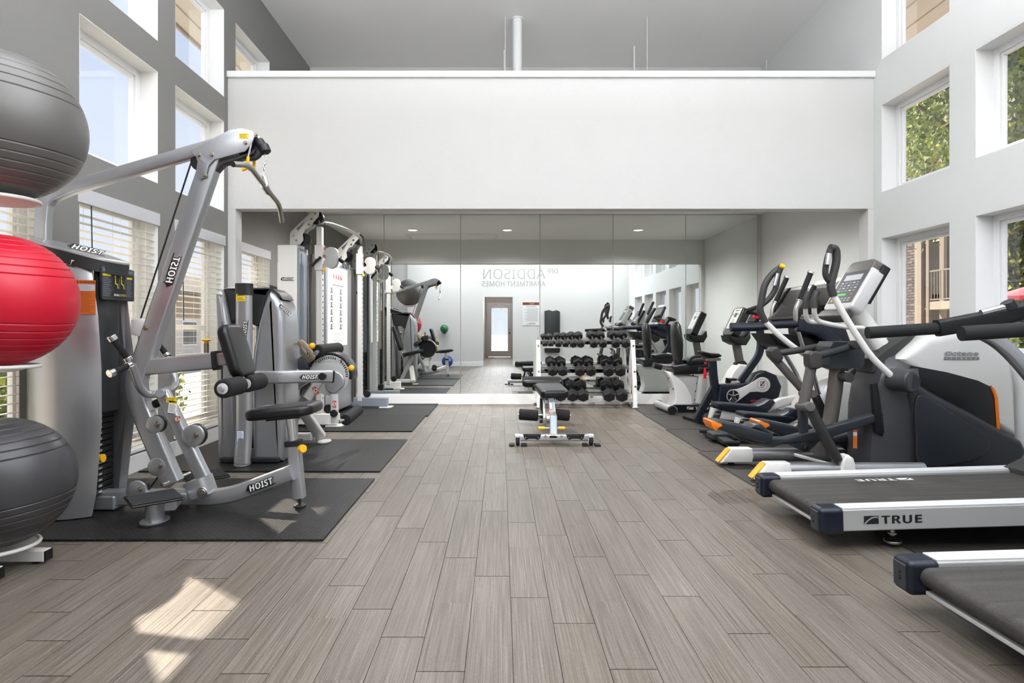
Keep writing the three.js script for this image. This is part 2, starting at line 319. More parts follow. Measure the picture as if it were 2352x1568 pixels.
// faux-wood blinds in the five low windows of the left wall
leftCols.forEach(([a, b], i) => {
  const where = ['nearest the exercise ball stack', 'behind the lat machine tower', 'behind the lat machine mast', 'just inside the alcove behind the leg machine tower', 'beside the cable trainer in the alcove'][i];
  const t = thing('window_blind', 'cream slatted blind under grey valance, ' + where, 'blind', 'slatted blinds in the low windows');
  mesh('valance', bx(XL - 0.012, XL + 0.012, 1.9, 2.0, -a + 0.012, -b - 0.012, 0.004), M.valance, t);
  const len = b - a - 0.02, slat = new THREE.BoxGeometry(0.05, 0.0028, len).rotateZ(0.05);
  for (let k = 0, y = 0.235; y < 1.88; k++, y += 0.0515) { const s = mesh('slat', slat, M.blind, t); s.position.set(XL - 0.045, y, -(a + b) / 2); }
  mesh('bottom_rail', bx(XL - 0.074, XL - 0.018, 0.19, 0.212, -a - 0.01, -b + 0.01, 0.003), M.blind, t);
  for (const f of [0.16, 0.5, 0.84]) mesh('ladder_cord', [bar(V(XL - 0.016, 0.2, -(a + (b - a) * f)), V(XL - 0.016, 1.9, -(a + (b - a) * f)), 0.0012, 0.0012, 5), bar(V(XL - 0.074, 0.2, -(a + (b - a) * f)), V(XL - 0.074, 1.9, -(a + (b - a) * f)), 0.0012, 0.0012, 5)], M.vinyl, t);
  if (i > 0) mesh('wand', bar(V(XL - 0.005, 1.15, -(a + 0.14)), V(XL - 0.005, 1.9, -(a + 0.12)), 0.004, 0.004, 8), M.charcoal, t);
});
// loft: pipe and hanging rods seen above the header
{
  const p = thing('vent_pipe', 'white pipe standing in the loft up to the ceiling', 'pipe');
  mesh('pipe_body', bar(V(0.195, 2.95, -7.1), V(0.195, TOP, -7.1), 0.058, 0.058, 28), M.trim, p);
  mesh('collar', mv(rot(new THREE.TorusGeometry(0.066, 0.008, 8, 28), Math.PI / 2), 0.195, TOP - 0.006, -7.1), M.trim, p);
  const rods = [[0.043, -7.9, 'short white tube beside the loft pipe', 0.012, 0.35], [1.77, -7.78, 'short white tube hanging right of the loft pipe', 0.012, 0.45], [0.05, -7.05, 'thin white wire hanging just left of the loft pipe', 0.0035, 1.2], [1.76, -7.05, 'long thin wire hanging far right of the loft pipe', 0.0035, 1.2], [3.78 - 0.06, -8.2, 'tiny rod in the far right corner of the loft', 0.006, 1.0]];
  rods.forEach(([x, z, label, r, L]) => tag(mesh('hanging_rod', bar(V(x, TOP - L - 0.9, z), V(x, TOP, z), r, r, 10), M.trim), label, 'rod'));
}
// ceiling panels of the tall room and the can lights of the alcove
{
  const glow = std(0xffffff, 0.6, 0, { emissive: 0xf4f8ff, emissiveIntensity: 1.5 });
  PANELS.forEach(([x, z], i) => {
    const t = thing('pendant_light', 'flat white pendant light panel above the frame, ' + ['left', 'middle', 'right'][i % 3] + ' of its row, ' + ['over the doorway', 'over the exercise balls', 'over the lat machine'][Math.floor(i / 3)], 'light', 'pendant panel lights');
    const y = PANEL_Y;
    mesh('frame', [bx(x - 0.62, x + 0.62, y - 0.03, y + 0.03, z - 0.32, z - 0.3), bx(x - 0.62, x + 0.62, y - 0.03, y + 0.03, z + 0.3, z + 0.32), bx(x - 0.62, x - 0.6, y - 0.03, y + 0.03, z - 0.3, z + 0.3), bx(x + 0.6, x + 0.62, y - 0.03, y + 0.03, z - 0.3, z + 0.3)], M.trim, t);
    mesh('diffuser', bx(x - 0.6, x + 0.6, y - 0.018, y - 0.008, z - 0.3, z + 0.3, 0), glow, t);
    mesh('upper_diffuser', bx(x - 0.6, x + 0.6, y + 0.008, y + 0.018, z - 0.3, z + 0.3, 0), glow, t);
    for (const q of [-0.5, 0.5]) mesh('suspension_wire', bar(V(x + q, y + 0.03, z + 0.31), V(x + q, TOP, z + 0.31), 0.002, 0.002, 6), M.steel, t);
    const l = new THREE.RectAreaLight(0xf1f6ff, PANEL_LIGHT * (i < 3 ? 3 : 1), 1.2, 0.6); l.position.set(x, y - 0.035, z); l.lookAt(x, 0, z); scene.add(l);
    const u = new THREE.RectAreaLight(0xf1f6ff, PANEL_UP, 1.2, 0.6); u.position.set(x, y + 0.035, z); u.lookAt(x, 9, z); scene.add(u);
  });
  const can = std(0xffffff, 0.6, 0, { emissive: 0xffe2b8, emissiveIntensity: 6 });
  [[-1.465, 'left'], [0.1, 'middle'], [2.27, 'right']].forEach(([x, n]) => {
    const t = thing('can_light', 'recessed round can light in the alcove ceiling, ' + n + ' of three', 'light', 'alcove can lights');
    mesh('trim_ring', mv(rot(new THREE.TorusGeometry(0.085, 0.012, 8, 28), Math.PI / 2), x, 2.724, -7.12), M.trim, t);
    mesh('lamp_face', new THREE.CylinderGeometry(0.075, 0.075, 0.004, 28).translate(x, 2.722, -7.12), can, t);
    const l = new THREE.SpotLight(0xfbf8f6, CAN_LIGHT, 0, 1.35, 0.6); l.position.set(x, 2.716, -7.12); l.target.position.set(x, 0, -7.12); l.castShadow = true; l.shadow.radius = 0.4; scene.add(l, l.target);
  });
  const h = thing('hall_light', 'round flush ceiling light in the hall behind the camera', 'light');
  mesh('base', new THREE.CylinderGeometry(0.16, 0.16, 0.03, 28).translate(0, 2.485, 3.2), M.trim, h);
  mesh('diffuser', new THREE.SphereGeometry(0.14, 24, 10, 0, 6.2832, Math.PI / 2, Math.PI / 2).scale(1, 0.45, 1).translate(0, 2.47, 3.2), std(0xffffff, 0.5, 0, { emissive: 0xf8f8ff, emissiveIntensity: 2 }), h);
  const hl = new THREE.PointLight(0xf8f8ff, HALL_LIGHT); hl.position.set(0, 2.36, 3.2); hl.castShadow = true; hl.shadow.radius = 5; scene.add(hl);
  // attic hatch in the alcove ceiling
  const a = thing('attic_hatch', 'rectangular attic hatch with trim in the alcove ceiling', 'hatch');
  mesh('hatch_frame', [bx(-1.66, -0.06, 2.705, 2.728, -6.72, -6.67), bx(-1.66, -0.06, 2.705, 2.728, -6.19, -6.14), bx(-1.66, -1.61, 2.705, 2.728, -6.67, -6.19), bx(-0.11, -0.06, 2.705, 2.728, -6.67, -6.19)], M.trim, a);
  mesh('hatch_panel', bx(-1.6, -0.12, 2.715, 2.728, -6.66, -6.2, 0.002), M.ceiling, a);
}
// ---------------------------------------------------------------- more shapes
// solid through rings of equal length (each an array of Vector3), ends closed
function loft(rings, crease = 0.6, closedEnds = true) {
  const m = rings[0].length, pos = [], uv = [], idx = [];
  rings.forEach((r, i) => { for (let j = 0; j <= m; j++) { const p = r[j % m]; pos.push(p.x, p.y, p.z); uv.push(j / m, i / (rings.length - 1)); } });
  for (let i = 0; i < rings.length - 1; i++) for (let j = 0; j < m; j++) { const a = i * (m + 1) + j, b = a + m + 1; idx.push(a, b, a + 1, b, b + 1, a + 1); }
  const g = new THREE.BufferGeometry();
  g.setAttribute('position', new THREE.Float32BufferAttribute(pos, 3)); g.setAttribute('uv', new THREE.Float32BufferAttribute(uv, 2)); g.setIndex(idx);
  const parts = [toCreasedNormals(g, crease)];
  if (closedEnds) for (const [r, flip] of [[rings[0], 0], [rings.at(-1), 1]]) {
    const c = r.reduce((s, p) => s.add(p), V(0, 0, 0)).divideScalar(m), n = V(0, 0, 0);
    for (let j = 0; j < m; j++) n.add(r[j].clone().sub(c).cross(r[(j + 1) % m].clone().sub(c)));
    n.normalize(); const u = Math.abs(n.y) > 0.8 ? V(1, 0, 0) : V(0, 1, 0), a = u.clone().cross(n).normalize(), b = n.clone().cross(a);
    const tris = THREE.ShapeUtils.triangulateShape(r.map((p) => new THREE.Vector2(p.dot(a), p.dot(b))), []), q = [];
    for (const t of tris) for (const k of flip ? [t[0], t[1], t[2]] : [t[0], t[2], t[1]]) q.push(r[k].x, r[k].y, r[k].z);
    const e = new THREE.BufferGeometry(); e.setAttribute('position', new THREE.Float32BufferAttribute(q, 3)); e.computeVertexNormals(); parts.push(e);
  }
  return merge(parts);
}
const plan = (pts, y, f = (p) => p) => pts.map((p) => { const [x, z] = f(p); return V(x, y, z); });
const disc = (c, r, t, axis = V(0, 0, 1), n = 28) => roller(c.clone().addScaledVector(axis, -t / 2), c.clone().addScaledVector(axis, t / 2), r, Math.min(0.004, t / 3), n);
const boltAt = (c, r = 0.012, axis = V(0, 0, 1)) => [disc(c, r * 1.5, 0.004, axis, 18), bar(c, c.clone().addScaledVector(axis, 0.012), r, r * 0.9, 6)];
const X1 = V(1, 0, 0), Z1 = V(0, 0, 1);
// the maker's wordmark: slanted white capitals with a black edge and an underline
const hoistMat = printMat(512, 160, (c, w, h) => {
  c.clearRect(0, 0, w, h); c.setTransform(1, 0, -0.18, 1, 40, 0);
  c.fillStyle = '#111'; c.beginPath(); c.moveTo(2, 86); c.lineTo(46, 20); c.lineTo(100, 20); c.lineTo(92, 104); c.lineTo(60, 148); c.lineTo(48, 116); c.closePath(); c.fill();
  c.fillRect(120, 122, 320, 12);
  c.font = 'bold 118px sans-serif'; c.lineJoin = 'round'; c.lineWidth = 22; c.strokeStyle = '#111'; c.strokeText('HOIST', 52, 118, 400); c.fillStyle = '#f4f4f2'; c.fillText('HOIST', 52, 118, 400);
}, 0.5, true);
const hoist = (parent, w, p, right, up) => { const o = mesh('wordmark', sheetOn(w * 1.2, w * 0.375, p, right, up), hoistMat, parent); o.userData.label = 'black edged white maker wordmark'; return o; };
const lines = (c, x, y, w, n, s, col) => { c.fillStyle = col; for (let k = 0; k < n; k++) c.fillRect(x, y + k * s, w * (0.75 + 0.25 * ((k * 7) % 5) / 4), Math.max(1, s * 0.4)); };
const yellowSticker = printMat(96, 48, (c) => { c.fillStyle = '#f3cf16'; c.fillRect(0, 0, 96, 48); c.fillStyle = '#222'; c.font = 'bold 13px sans-serif'; c.fillText('WARNING', 22, 15); c.beginPath(); c.moveTo(6, 16); c.lineTo(12, 4); c.lineTo(18, 16); c.fill(); lines(c, 8, 22, 80, 3, 8, '#333'); });
const whiteSticker = printMat(64, 96, (c) => { c.fillStyle = '#eeeeea'; c.fillRect(0, 0, 64, 96); c.fillStyle = '#e8d21c'; c.fillRect(4, 4, 56, 14); lines(c, 6, 26, 50, 8, 8, '#555'); });
const redSticker = printMat(48, 96, (c) => { c.fillStyle = '#b8401c'; c.fillRect(0, 0, 48, 96); c.fillStyle = '#f2efe8'; c.fillRect(4, 28, 40, 38); c.fillStyle = '#222'; c.beginPath(); c.arc(22, 44, 9, 0, 7); c.fill(); c.fillRect(20, 50, 18, 8); lines(c, 8, 8, 30, 2, 8, '#f0d9cc'); lines(c, 8, 74, 30, 2, 8, '#f0d9cc'); });
const warnSticker = printMat(160, 300, (c) => {
  c.fillStyle = '#c8641e'; c.fillRect(0, 0, 160, 300); c.fillStyle = '#b9bec6'; c.fillRect(4, 38, 152, 56); c.fillStyle = '#1a1a1a'; c.font = 'bold 25px sans-serif'; c.fillText('WARNING', 34, 28); c.beginPath(); c.moveTo(6, 30); c.lineTo(18, 6); c.lineTo(30, 30); c.fill();
  lines(c, 10, 46, 120, 5, 9, '#8a9098'); lines(c, 10, 104, 140, 17, 11, '#8d420f');
});

// ---------------------------------------------------------------- rubber mats, left side
const treadBump = dataTex(256, 256, (u, v) => { const a = (u * 8) % 1, b = (v * 8) % 1, odd = (Math.floor(u * 8) + Math.floor(v * 8)) % 2; const x = a - 0.5, y = b - 0.5, p = odd ? (x + y) : (x - y), q = odd ? (x - y) : (x + y); return Math.max(0, 1 - Math.pow(p / 0.22, 2) - Math.pow(q / 0.6, 2)); }, false);
treadBump.repeat.set(7, 7);
const rubberSpeck = (() => { const a = gridNoise(256, 256), b = gridNoise(32, 32); return dataTex(512, 512, (u, v) => { const n = a(u * 256, v * 256), k = b(u * 32, v * 32); const s = 0.115 + 0.04 * (k - 0.5) + (n > 0.94 ? 0.13 : 0); return [s, s * 0.99, s]; }); })();
rubberSpeck.repeat.set(1.3, 1.3);
const matRubber = phy(0xffffff, 0.42, 0, { specularIntensity: 0.7, map: rubberSpeck, bumpMap: treadBump, bumpScale: 0.007 });
const plainRubber = phy(0xffffff, 0.6, 0, { specularIntensity: 0.45, map: rubberSpeck });
const matBox = (x0, x1, d0, d1, t = 0.012) => metreUV(bx(x0, x1, 0.001, 0.001 + t, -d1, -d0, 0.003));
tag(mesh('rubber_mat', matBox(-2.7, -0.9, 2.955, 4.17), matRubber), 'black tread-patterned rubber mat under the lat machine', 'mat', 'rubber mats under the strength machines');
tag(mesh('rubber_mat', matBox(-2.72, -0.908, 4.385, 5.66), matRubber), 'black tread-patterned rubber mat under the leg machine', 'mat', 'rubber mats under the strength machines');
tag(mesh('rubber_mat', matBox(-2.7, -0.93, 6.12, 7.2), plainRubber), 'black rubber mat under the near half of the cable trainer', 'mat', 'rubber mats under the strength machines');
tag(mesh('rubber_mat', matBox(-2.7, -0.9, 7.205, 8.385), plainRubber), 'black rubber mat along the mirror under the cable trainer', 'mat', 'rubber mats under the strength machines');

// ---------------------------------------------------------------- exercise balls on their rack
{
  const rack = thing('ball_rack', 'white metal rack holding three big exercise balls one above another', 'rack');
  const cx = -2.225, cz = -2.6;
  for (const [z, x1] of [[-2.69, -2.085], [-2.48, -2.13]]) {
    mesh('foot', bx(-2.7, x1, 0.012, 0.062, z - 0.025, z + 0.025, 0.004), M.whitePaint, rack);
    mesh('end_cap', bx(x1, x1 + 0.008, 0.014, 0.06, z - 0.023, z + 0.023, 0.002), M.blackPlastic, rack);
    for (const fx of [x1 - 0.05, -2.66]) mesh('rubber_foot', disc(V(fx, 0.006, z), 0.018, 0.012, UP, 14), M.blackRubber, rack);
  }
  mesh('pole', bx(-2.69, -2.64, 0.06, 2.35, cz - 0.025, cz + 0.025, 0.005), M.whitePaint, rack);
  mesh('cross_brace', bx(-2.69, -2.64, 0.02, 0.06, -2.67, -2.5, 0.004), M.whitePaint, rack);
  for (const y of [0.1, 0.895, 1.635]) {
    mesh('cup_arm', [beam([V(-2.65, y - 0.02, cz), V(-2.36, y - 0.015, cz)], 0.03, 0.02, UP, 0, 0.004)], M.whitePaint, rack);
    mesh('cup_ring', mv(rot(new THREE.TorusGeometry(0.14, 0.009, 8, 36), Math.PI / 2), cx, y + 0.012, cz), M.whitePaint, rack);
    mesh('cup_dish', mv(new THREE.LatheGeometry([[0.001, -0.012], [0.05, -0.012], [0.13, 0.008], [0.132, 0.014], [0.05, -0.004], [0.001, -0.004]].map((p) => new THREE.Vector2(...p)), 36), cx, y, cz), M.whitePaint, rack);
  }
  // ball profile with moulded grooves round two bands
  function ball(r, m, label, x, y, z, tilt) {
    const pts = [];
    for (let k = 0; k <= 480; k++) {
      const t = k / 480 * Math.PI, lat = 90 - t * 180 / Math.PI; let q = r;
      for (const g of [76, 68, 60, 52, 45, 38, 31, 24, 17, -25, -33, -41, -49, -57, -66, -76]) { const e = Math.abs(lat - g); if (e < 0.7) q -= 0.005 * (1 - e / 0.7); }
      pts.push(new THREE.Vector2(Math.max(1e-5, q * Math.sin(t)), -q * Math.cos(t)));
    }
    const g = new THREE.LatheGeometry(pts.map((p) => new THREE.Vector2(p.x, p.y)), 64);
    const o = tag(mesh('exercise_ball', rot(g, tilt[0], 0, tilt[1]), m), label, 'exercise ball'); o.position.set(x, y, z); return o;
  }
  ball(0.325, std(0x666461, 0.34, 0.2), 'biggest silver-grey exercise ball on top of the rack', cx, 1.975, cz, [0.05, -0.12]);
  ball(0.292, std(0xc40a2c, 0.36), 'shiny red ribbed exercise ball in the middle of the rack', cx, 1.2, cz, [0.03, -0.08]);
  ball(0.282, std(0x3c3b3d, 0.36), 'dark grey ribbed exercise ball lowest on the rack', cx, 0.395, cz, [0.02, 0.1]);
  const small = (name, r, c, label, x, y, z) => tag(mesh(name, new THREE.SphereGeometry(r, 40, 28).translate(x, y, z), std(c, 0.4)), label, 'ball');
  small('medicine_ball', 0.12, 0x1f6b43, 'small green ball held on the wall beside the doorway, seen in the mirror', -1.65, 1.1, -D0 - 0.17);
  tag(mesh('ball_bracket', [mv(rot(new THREE.TorusGeometry(0.07, 0.008, 8, 24), Math.PI / 2), -1.65, 0.985, -D0 - 0.17), bx(-1.68, -1.62, 0.955, 0.985, -D0 - 0.11, -D0, 0.003)], M.blackPlastic), 'black wall bracket holding the small green ball', 'bracket');
  small('medicine_ball', 0.16, 0x1b3f9e, 'blue ball lying on the floor by the back wall, seen in the mirror', -1.55, 0.16, -D0 - 0.3);
}

// ---------------------------------------------------------------- lat pulldown machine
{
  const D = 3.45, P = (x, y, d = D) => at(x, y, d), F = (pts, d = D) => flat(pts, d);
  const t = thing('lat_machine', 'tall silver lat pulldown and row machine with angled mast', 'gym machine');
  // floor frame
  const base = mesh('base_beam', beam([P(210, 1141), P(500, 1140), P(540, 1133), P(672, 1084)], 0.09, 0.07, Z1, 0.12, 0.014), M.silver, t);
  hoist(base, 0.18, P(600, 1113, 3.407), P(672, 1084).sub(P(545, 1131)), UP);
  mesh('cross_foot', [beam([P(402, 1140), P(385, 1160, 3.25)], 0.09, 0.06, UP, 0, 0.012), sweep([V(-1.905, 0.02, -3.22), V(-1.905, 0.135, -3.22)], oval(0.055, 0.045), X1), sweep([V(-1.905, 0.018, -3.22), V(-1.905, 0.026, -3.22)], oval(0.085, 0.07), X1)], M.silver, t);
  mesh('cross_foot', [beam([P(402, 1135), P(420, 1118, 3.7)], 0.09, 0.06, UP, 0, 0.012), sweep([V(-1.88, 0.02, -3.7), V(-1.88, 0.135, -3.7)], oval(0.055, 0.045), X1), sweep([V(-1.88, 0.018, -3.7), V(-1.88, 0.026, -3.7)], oval(0.085, 0.07), X1)], M.silver, t);
  for (const [x, z] of [[-1.905, -3.21], [-1.88, -3.7]]) {
    const fp = mesh('foot_plate', turn(bx(x - 0.125, x + 0.125, 0.139, 0.151, z - 0.125, z + 0.125, 0.01), 0.72, V(x, 0, z)), M.blackPlastic, t);
    for (let k = -5; k <= 5; k++) mesh('tread_rib', turn(bx(x - 0.12, x + 0.12, 0.15, 0.158, z + k * 0.021 - 0.004, z + k * 0.021 + 0.004, 0.002), 0.72, V(x, 0, z)), M.darkGrey, fp);
    mesh('rubber_foot', sweep([V(x, 0.0135, z), V(x, 0.02, z)], oval(0.088, 0.073), X1), M.blackRubber, t);
  }
  // column and mast in one bent tube
  mesh('mast', beam([P(398, 1108), P(345, 985), P(319, 922), P(312, 872), P(330, 828), P(489, 364), P(497, 342)], 0.108, 0.075, Z1, 0.09, 0.012), M.silver, t);
  hoist(t, 0.2, P(396, 619, 3.408), P(486, 374).sub(P(359, 758)), P(359, 758).sub(P(486, 374)).cross(Z1).multiplyScalar(-1));
  mesh('boom', [beam([P(99, 640, 3.42), P(99, 505, 3.42), P(106, 456, 3.43), P(150, 436), P(520, 327)], 0.075, 0.06, Z1, 0.1, 0.012)], M.silver, t);
  // head with two cheek plates and pulleys
  const cheek = [[446, 352], [460, 365], [464, 376], [460, 404], [470, 417], [482, 411], [489, 385], [502, 372], [515, 369], [572, 353], [588, 334], [594, 315], [588, 307], [562, 301], [537, 305], [514, 316]];
  for (const s of [1, -1]) {
    const d = D - s * 0.048, pl = mesh('head_plate', plate(F(cheek), -d - 0.004, -d + 0.004, { bevel: 0.0015 }), M.silver, t);
    if (s > 0) {
      mesh('warning_sticker', sheet(0.055, 0.03, P(560, 312, d - 0.006)), yellowSticker, pl);
      for (const [x, y] of [[457, 356], [487, 356], [564, 328], [588, 310], [470, 403]]) mesh('bolt', boltAt(P(x, y, d - 0.004), 0.009), M.bolt, pl);
    }
  }
  mesh('pulley', disc(P(576, 340), 0.075, 0.03), M.blackPlastic, t);
  mesh('pulley', disc(P(461, 372), 0.055, 0.03), M.blackPlastic, t);
  mesh('under_guard', plate(F([[500, 372], [572, 356], [592, 345], [586, 356], [560, 366], [515, 380], [500, 396]]), -D - 0.03, -D + 0.03, { bevel: 0.003 }), M.charcoal, t);
  mesh('cable', pipe([P(440, 370, 3.44), P(322, 735, 3.44), P(318, 798, 3.44)], 0.005, 0.01, 8), M.cable, t);
  mesh('cable', bar(P(372, 1082, 3.5), P(346, 1118, 3.5), 0.005, 0.005, 8), M.cable, t);
  mesh('stop_ball', [roller(P(592, 322), P(606, 342), 0.03, 0.012), roller(P(603, 332), P(612, 352), 0.032, 0.012)], M.blackPlastic, t);
  // chain and bar
  const link = (p, s, r) => { const g = new THREE.TorusGeometry(0.012, 0.003, 8, 16).scale(0.75, s, 1); g.rotateY(r); return g.translate(p.x, p.y, p.z); };
  mesh('chain', [link(P(608, 366), 2.3, 0.3), link(P(606, 384), 1.5, 1.7), link(P(606, 395), 1.4, 0.3), link(P(606, 405), 1.4, 1.7), link(P(607, 414), 1.4, 0.3)], M.chrome, t);
  const pb = mesh('pull_bar', [pipe([P(536, 377, 3.12), P(572, 379, 3.22), P(613, 434, 3.45), P(641, 468, 3.62), P(648, 510, 3.72)], 0.0155, 0.05, 16, UP)], M.steel, t);
  mesh('bar_clamp', [bar(P(606, 425, 3.41), P(617, 441, 3.48), 0.021, 0.021, 20), plate(F([[602, 404], [612, 404], [620, 432], [610, 436]]), -D - 0.006, -D + 0.006, { bevel: 0.002 })], M.steel, pb);
  mesh('end_cap', disc(P(535.5, 377, 3.12), 0.0158, 0.008, P(536, 377, 3.12).sub(P(572, 379, 3.22)).normalize()), M.blackRubber, pb);
  for (const [dx, dd] of [[0, -0.05], [15, 0.05]]) {
    mesh('bar_hook', [bar(P(577 + dx * 0.6, 331, D + dd), P(570 + dx, 360, D + dd), 0.006)], M.chrome, t);
    mesh('hook_grip', [pipe([P(570 + dx, 360, D + dd), P(568 + dx, 386, D + dd), P(556 + dx, 390, D + dd)], 0.009, 0.012)], M.yellow, t);
  }
  // chest pad arm
  mesh('pad_arm', beam([P(335, 843), P(495, 828)], 0.095, 0.065, Z1, 0, 0.012), M.silver, t);
  mesh('arm_collar', beam([P(493, 828), P(503, 827)], 0.112, 0.082, Z1, 0, 0.014), M.blackRubber, t);
  mesh('inner_arm', beam([P(500, 826), P(532, 822)], 0.075, 0.05, Z1, 0, 0.006), M.steel, t);
  const pin = mesh('pull_pin', bar(P(474, 810), P(474, 788), 0.014), M.zinc, t);
  mesh('pin_knob', new THREE.LatheGeometry([[0.001, 0], [0.01, 0], [0.013, 0.018], [0.026, 0.024], [0.026, 0.032], [0.001, 0.034]].map((p) => new THREE.Vector2(...p)), 20).translate(...P(474, 791).toArray()), M.yellow, pin);
  const pad = cushion(0.25, 0.32, 0.065, 0.06, 0.024); pad.rotateY(Math.PI / 2).rotateZ(0.3); mesh('chest_pad', pad.translate(...P(544, 806).toArray()), M.blackVinyl, t);
  const rx = -1.5, ry = 0.752;
  mesh('roller_bracket', [beam([P(528, 832), V(rx - 0.03, ry + 0.05, -3.4), V(rx, ry, -3.4)], 0.05, 0.03, Z1, 0.02, 0.004), bar(V(rx, ry, -3.12), V(rx, ry, -3.66), 0.014)], M.silver, t);
  for (const [a, b] of [[-3.15, -3.36], [-3.44, -3.65]]) { const f = mesh('foam_roller', roller(V(rx, ry, a), V(rx, ry, b), 0.052, 0.014), M.foam, t); mesh('roller_cap', disc(V(rx, ry, a), 0.03, 0.006), M.platinum, f); mesh('bolt', boltAt(V(rx, ry, a), 0.006), M.zinc, f); }
  // seat and post
  mesh('seat', rot(cushion(0.4, 0.3, 0.062, 0.07, 0.024), -Math.PI / 2, 0, 0.1).translate(...P(655, 942, 3.5).toArray()), M.blackVinyl, t);
  mesh('seat_plate', rot(cbox(0, 0, 0, 0.2, 0.012, 0.16), 0, 0, 0.1).translate(...P(660, 957, 3.5).toArray()), M.darkGrey, t);
  mesh('seat_post', bar(P(664, 955, 3.5), P(674, 1030, 3.5), 0.03, 0.03, 20), M.chrome, t);
  mesh('post_sleeve', beam([P(675, 1018, 3.5), P(687, 1142, 3.5)], 0.073, 0.065, Z1, 0, 0.012), M.silver, t);
  mesh('sleeve_collar', beam([P(674, 1011, 3.5), P(675, 1023, 3.5)], 0.09, 0.08, Z1, 0, 0.012), M.blackRubber, t);
  mesh('height_knob', [disc(P(694, 1030, 3.46), 0.024, 0.03, V(0.8, 0.1, 0.6).normalize())], M.yellow, t);
  mesh('level_foot', [bar(P(688, 1142, 3.5), P(689, 1162, 3.5), 0.009), disc(V(-1.203, 0.02, -3.5), 0.038, 0.012, UP)], M.darkGrey, t);
  // row arm with handles
  const arm = mesh('row_arm', [beam([P(374, 900), P(468, 1095)], 0.075, 0.06, Z1, 0, 0.014), bar(P(367, 903, 3.38), P(383, 897, 3.52), 0.024)], M.silver, t);
  const yoke = (s) => s > 0 ? [P(367, 903, 3.42), P(340, 908, 3.36), P(322, 893, 3.3), P(303, 838, 3.22)] : [P(377, 899, 3.5), P(388, 896, 3.56), P(406, 886, 3.66), P(398, 852, 3.72), P(386, 822, 3.75)];
  for (const s of [1, -1]) {
    const y = mesh('handle_yoke', pipe(yoke(s), 0.021, 0.06), M.silver, arm);
    const ends = s > 0 ? [[P(294, 824, 3.22), P(258, 776, 3.16)], [P(296, 839, 3.22), P(256, 856, 3.12)]] : [[P(384, 816, 3.76), P(356, 780, 3.8)]];
    for (const [a, b] of ends) { mesh('hand_grip', bar(a, b, 0.017), M.foam, arm); mesh('grip_end', [disc(b, 0.023, 0.03, b.clone().sub(a).normalize()), disc(a, 0.022, 0.025, b.clone().sub(a).normalize())], M.chrome, arm); }
  }
  mesh('warning_sticker', sheetOn(0.06, 0.03, P(394, 918, 3.417), X1, UP), yellowSticker, arm);
  mesh('data_sticker', sheetOn(0.05, 0.07, P(397, 935, 3.417), V(1, -0.15, 0), UP), whiteSticker, arm);
  mesh('red_sticker', sheetOn(0.03, 0.035, P(408, 962, 3.417), V(1, -0.2, 0), UP), redSticker, arm);
  mesh('bumper', [bar(P(356, 928), P(372, 920), 0.024)], M.blackRubber, t);
  mesh('bumper_block', beam([P(334, 938), P(354, 929)], 0.06, 0.05, Z1, 0, 0.004), M.platinum, t);
  mesh('pivot_yoke', [beam([P(455, 1098), P(468, 1136)], 0.13, 0.14, Z1, 0, 0.03)], M.silver, t);
  mesh('pivot_cap', [disc(P(464, 1131, 3.37), 0.032, 0.012), disc(P(464, 1131, 3.362), 0.02, 0.01)], M.steel, t);
  for (const [x, y, r] of [[362, 973, 0.052], [450, 998, 0.066], [368, 1069, 0.055], [321, 1123, 0.06]]) {
    const pu = mesh('pulley', disc(P(x, y, D), r, 0.026), M.blackPlastic, t);
    mesh('pulley_guard', plate(ring(P(x, y).x, P(x, y).y, r * 0.96, 28), -D + 0.014, -D + 0.04, { bevel: 0.003 }), M.silver, pu);
    mesh('bolt', boltAt(P(x, y, D - 0.047), 0.009), M.bolt, pu);
  }
  mesh('pulley_shroud', plate(F([[309, 734], [330, 731], [343, 740], [345, 762], [333, 774], [309, 768]]), -D - 0.035, -D + 0.035, { bevel: 0.004 }), M.platinum, t);
  mesh('bolt', boltAt(P(334, 753, D - 0.042), 0.01), M.bolt, t);
  mesh('clamp_bar', bar(P(372, 1114, 3.36), P(436, 1086, 3.6), 0.011), M.steel, t);
  // tower with weight stack
  const tower = mesh('tower_shroud', loft([[0.02, -0.035, 0], [0.15, -0.005, 0.006], [0.55, 0.03, 0.012], [0.85, 0.028, 0.012], [1.15, 0.005, 0.006], [1.42, -0.035, 0], [1.46, -0.045, 0]].map(([y, dx, dz], i) =>
    plan([[-2.70, -3.40], [-2.665, -3.30], [-2.60, -3.245], [-2.5, -3.225], [-2.4, -3.235], [-2.3, -3.275], [-2.27, -3.295], [-2.28, -3.31], [-2.4, -3.27], [-2.5, -3.255], [-2.6, -3.275], [-2.67, -3.40]], y, ([x, z]) => [x > -2.45 ? x + dx * (x + 2.45) / 0.18 : x, z + dz]).map((p) => (i > 4 ? p.setY(p.y - (p.x + 2.45) * 0.26 * (i - 4) / 2) : p)))), M.silver, t);
  mesh('tower_shroud', loft([[0.02, -0.03], [0.55, 0.03], [0.85, 0.03], [1.38, -0.03]].map(([y, dx]) => plan([[-2.70, -3.52], [-2.6, -3.6], [-2.42, -3.62], [-2.27, -3.58], [-2.26, -3.56], [-2.3, -3.545], [-2.42, -3.585], [-2.6, -3.57], [-2.68, -3.50]], y, ([x, z]) => [x > -2.45 ? x + dx * (x + 2.45) / 0.18 : x, z]))), M.silver, t);
  mesh('warning_sticker', sheetOn(0.1, 0.19, P(196, 682, 3.26), V(1, 0, -0.3), UP), warnSticker, tower);
  hoist(tower, 0.16, P(142, 598, 3.235), V(1, -0.25, -0.05), UP);
  mesh('tower_back', bx(-2.72, -2.66, 0.02, 1.5, -3.56, -3.3, 0.006), M.darkGrey, t);
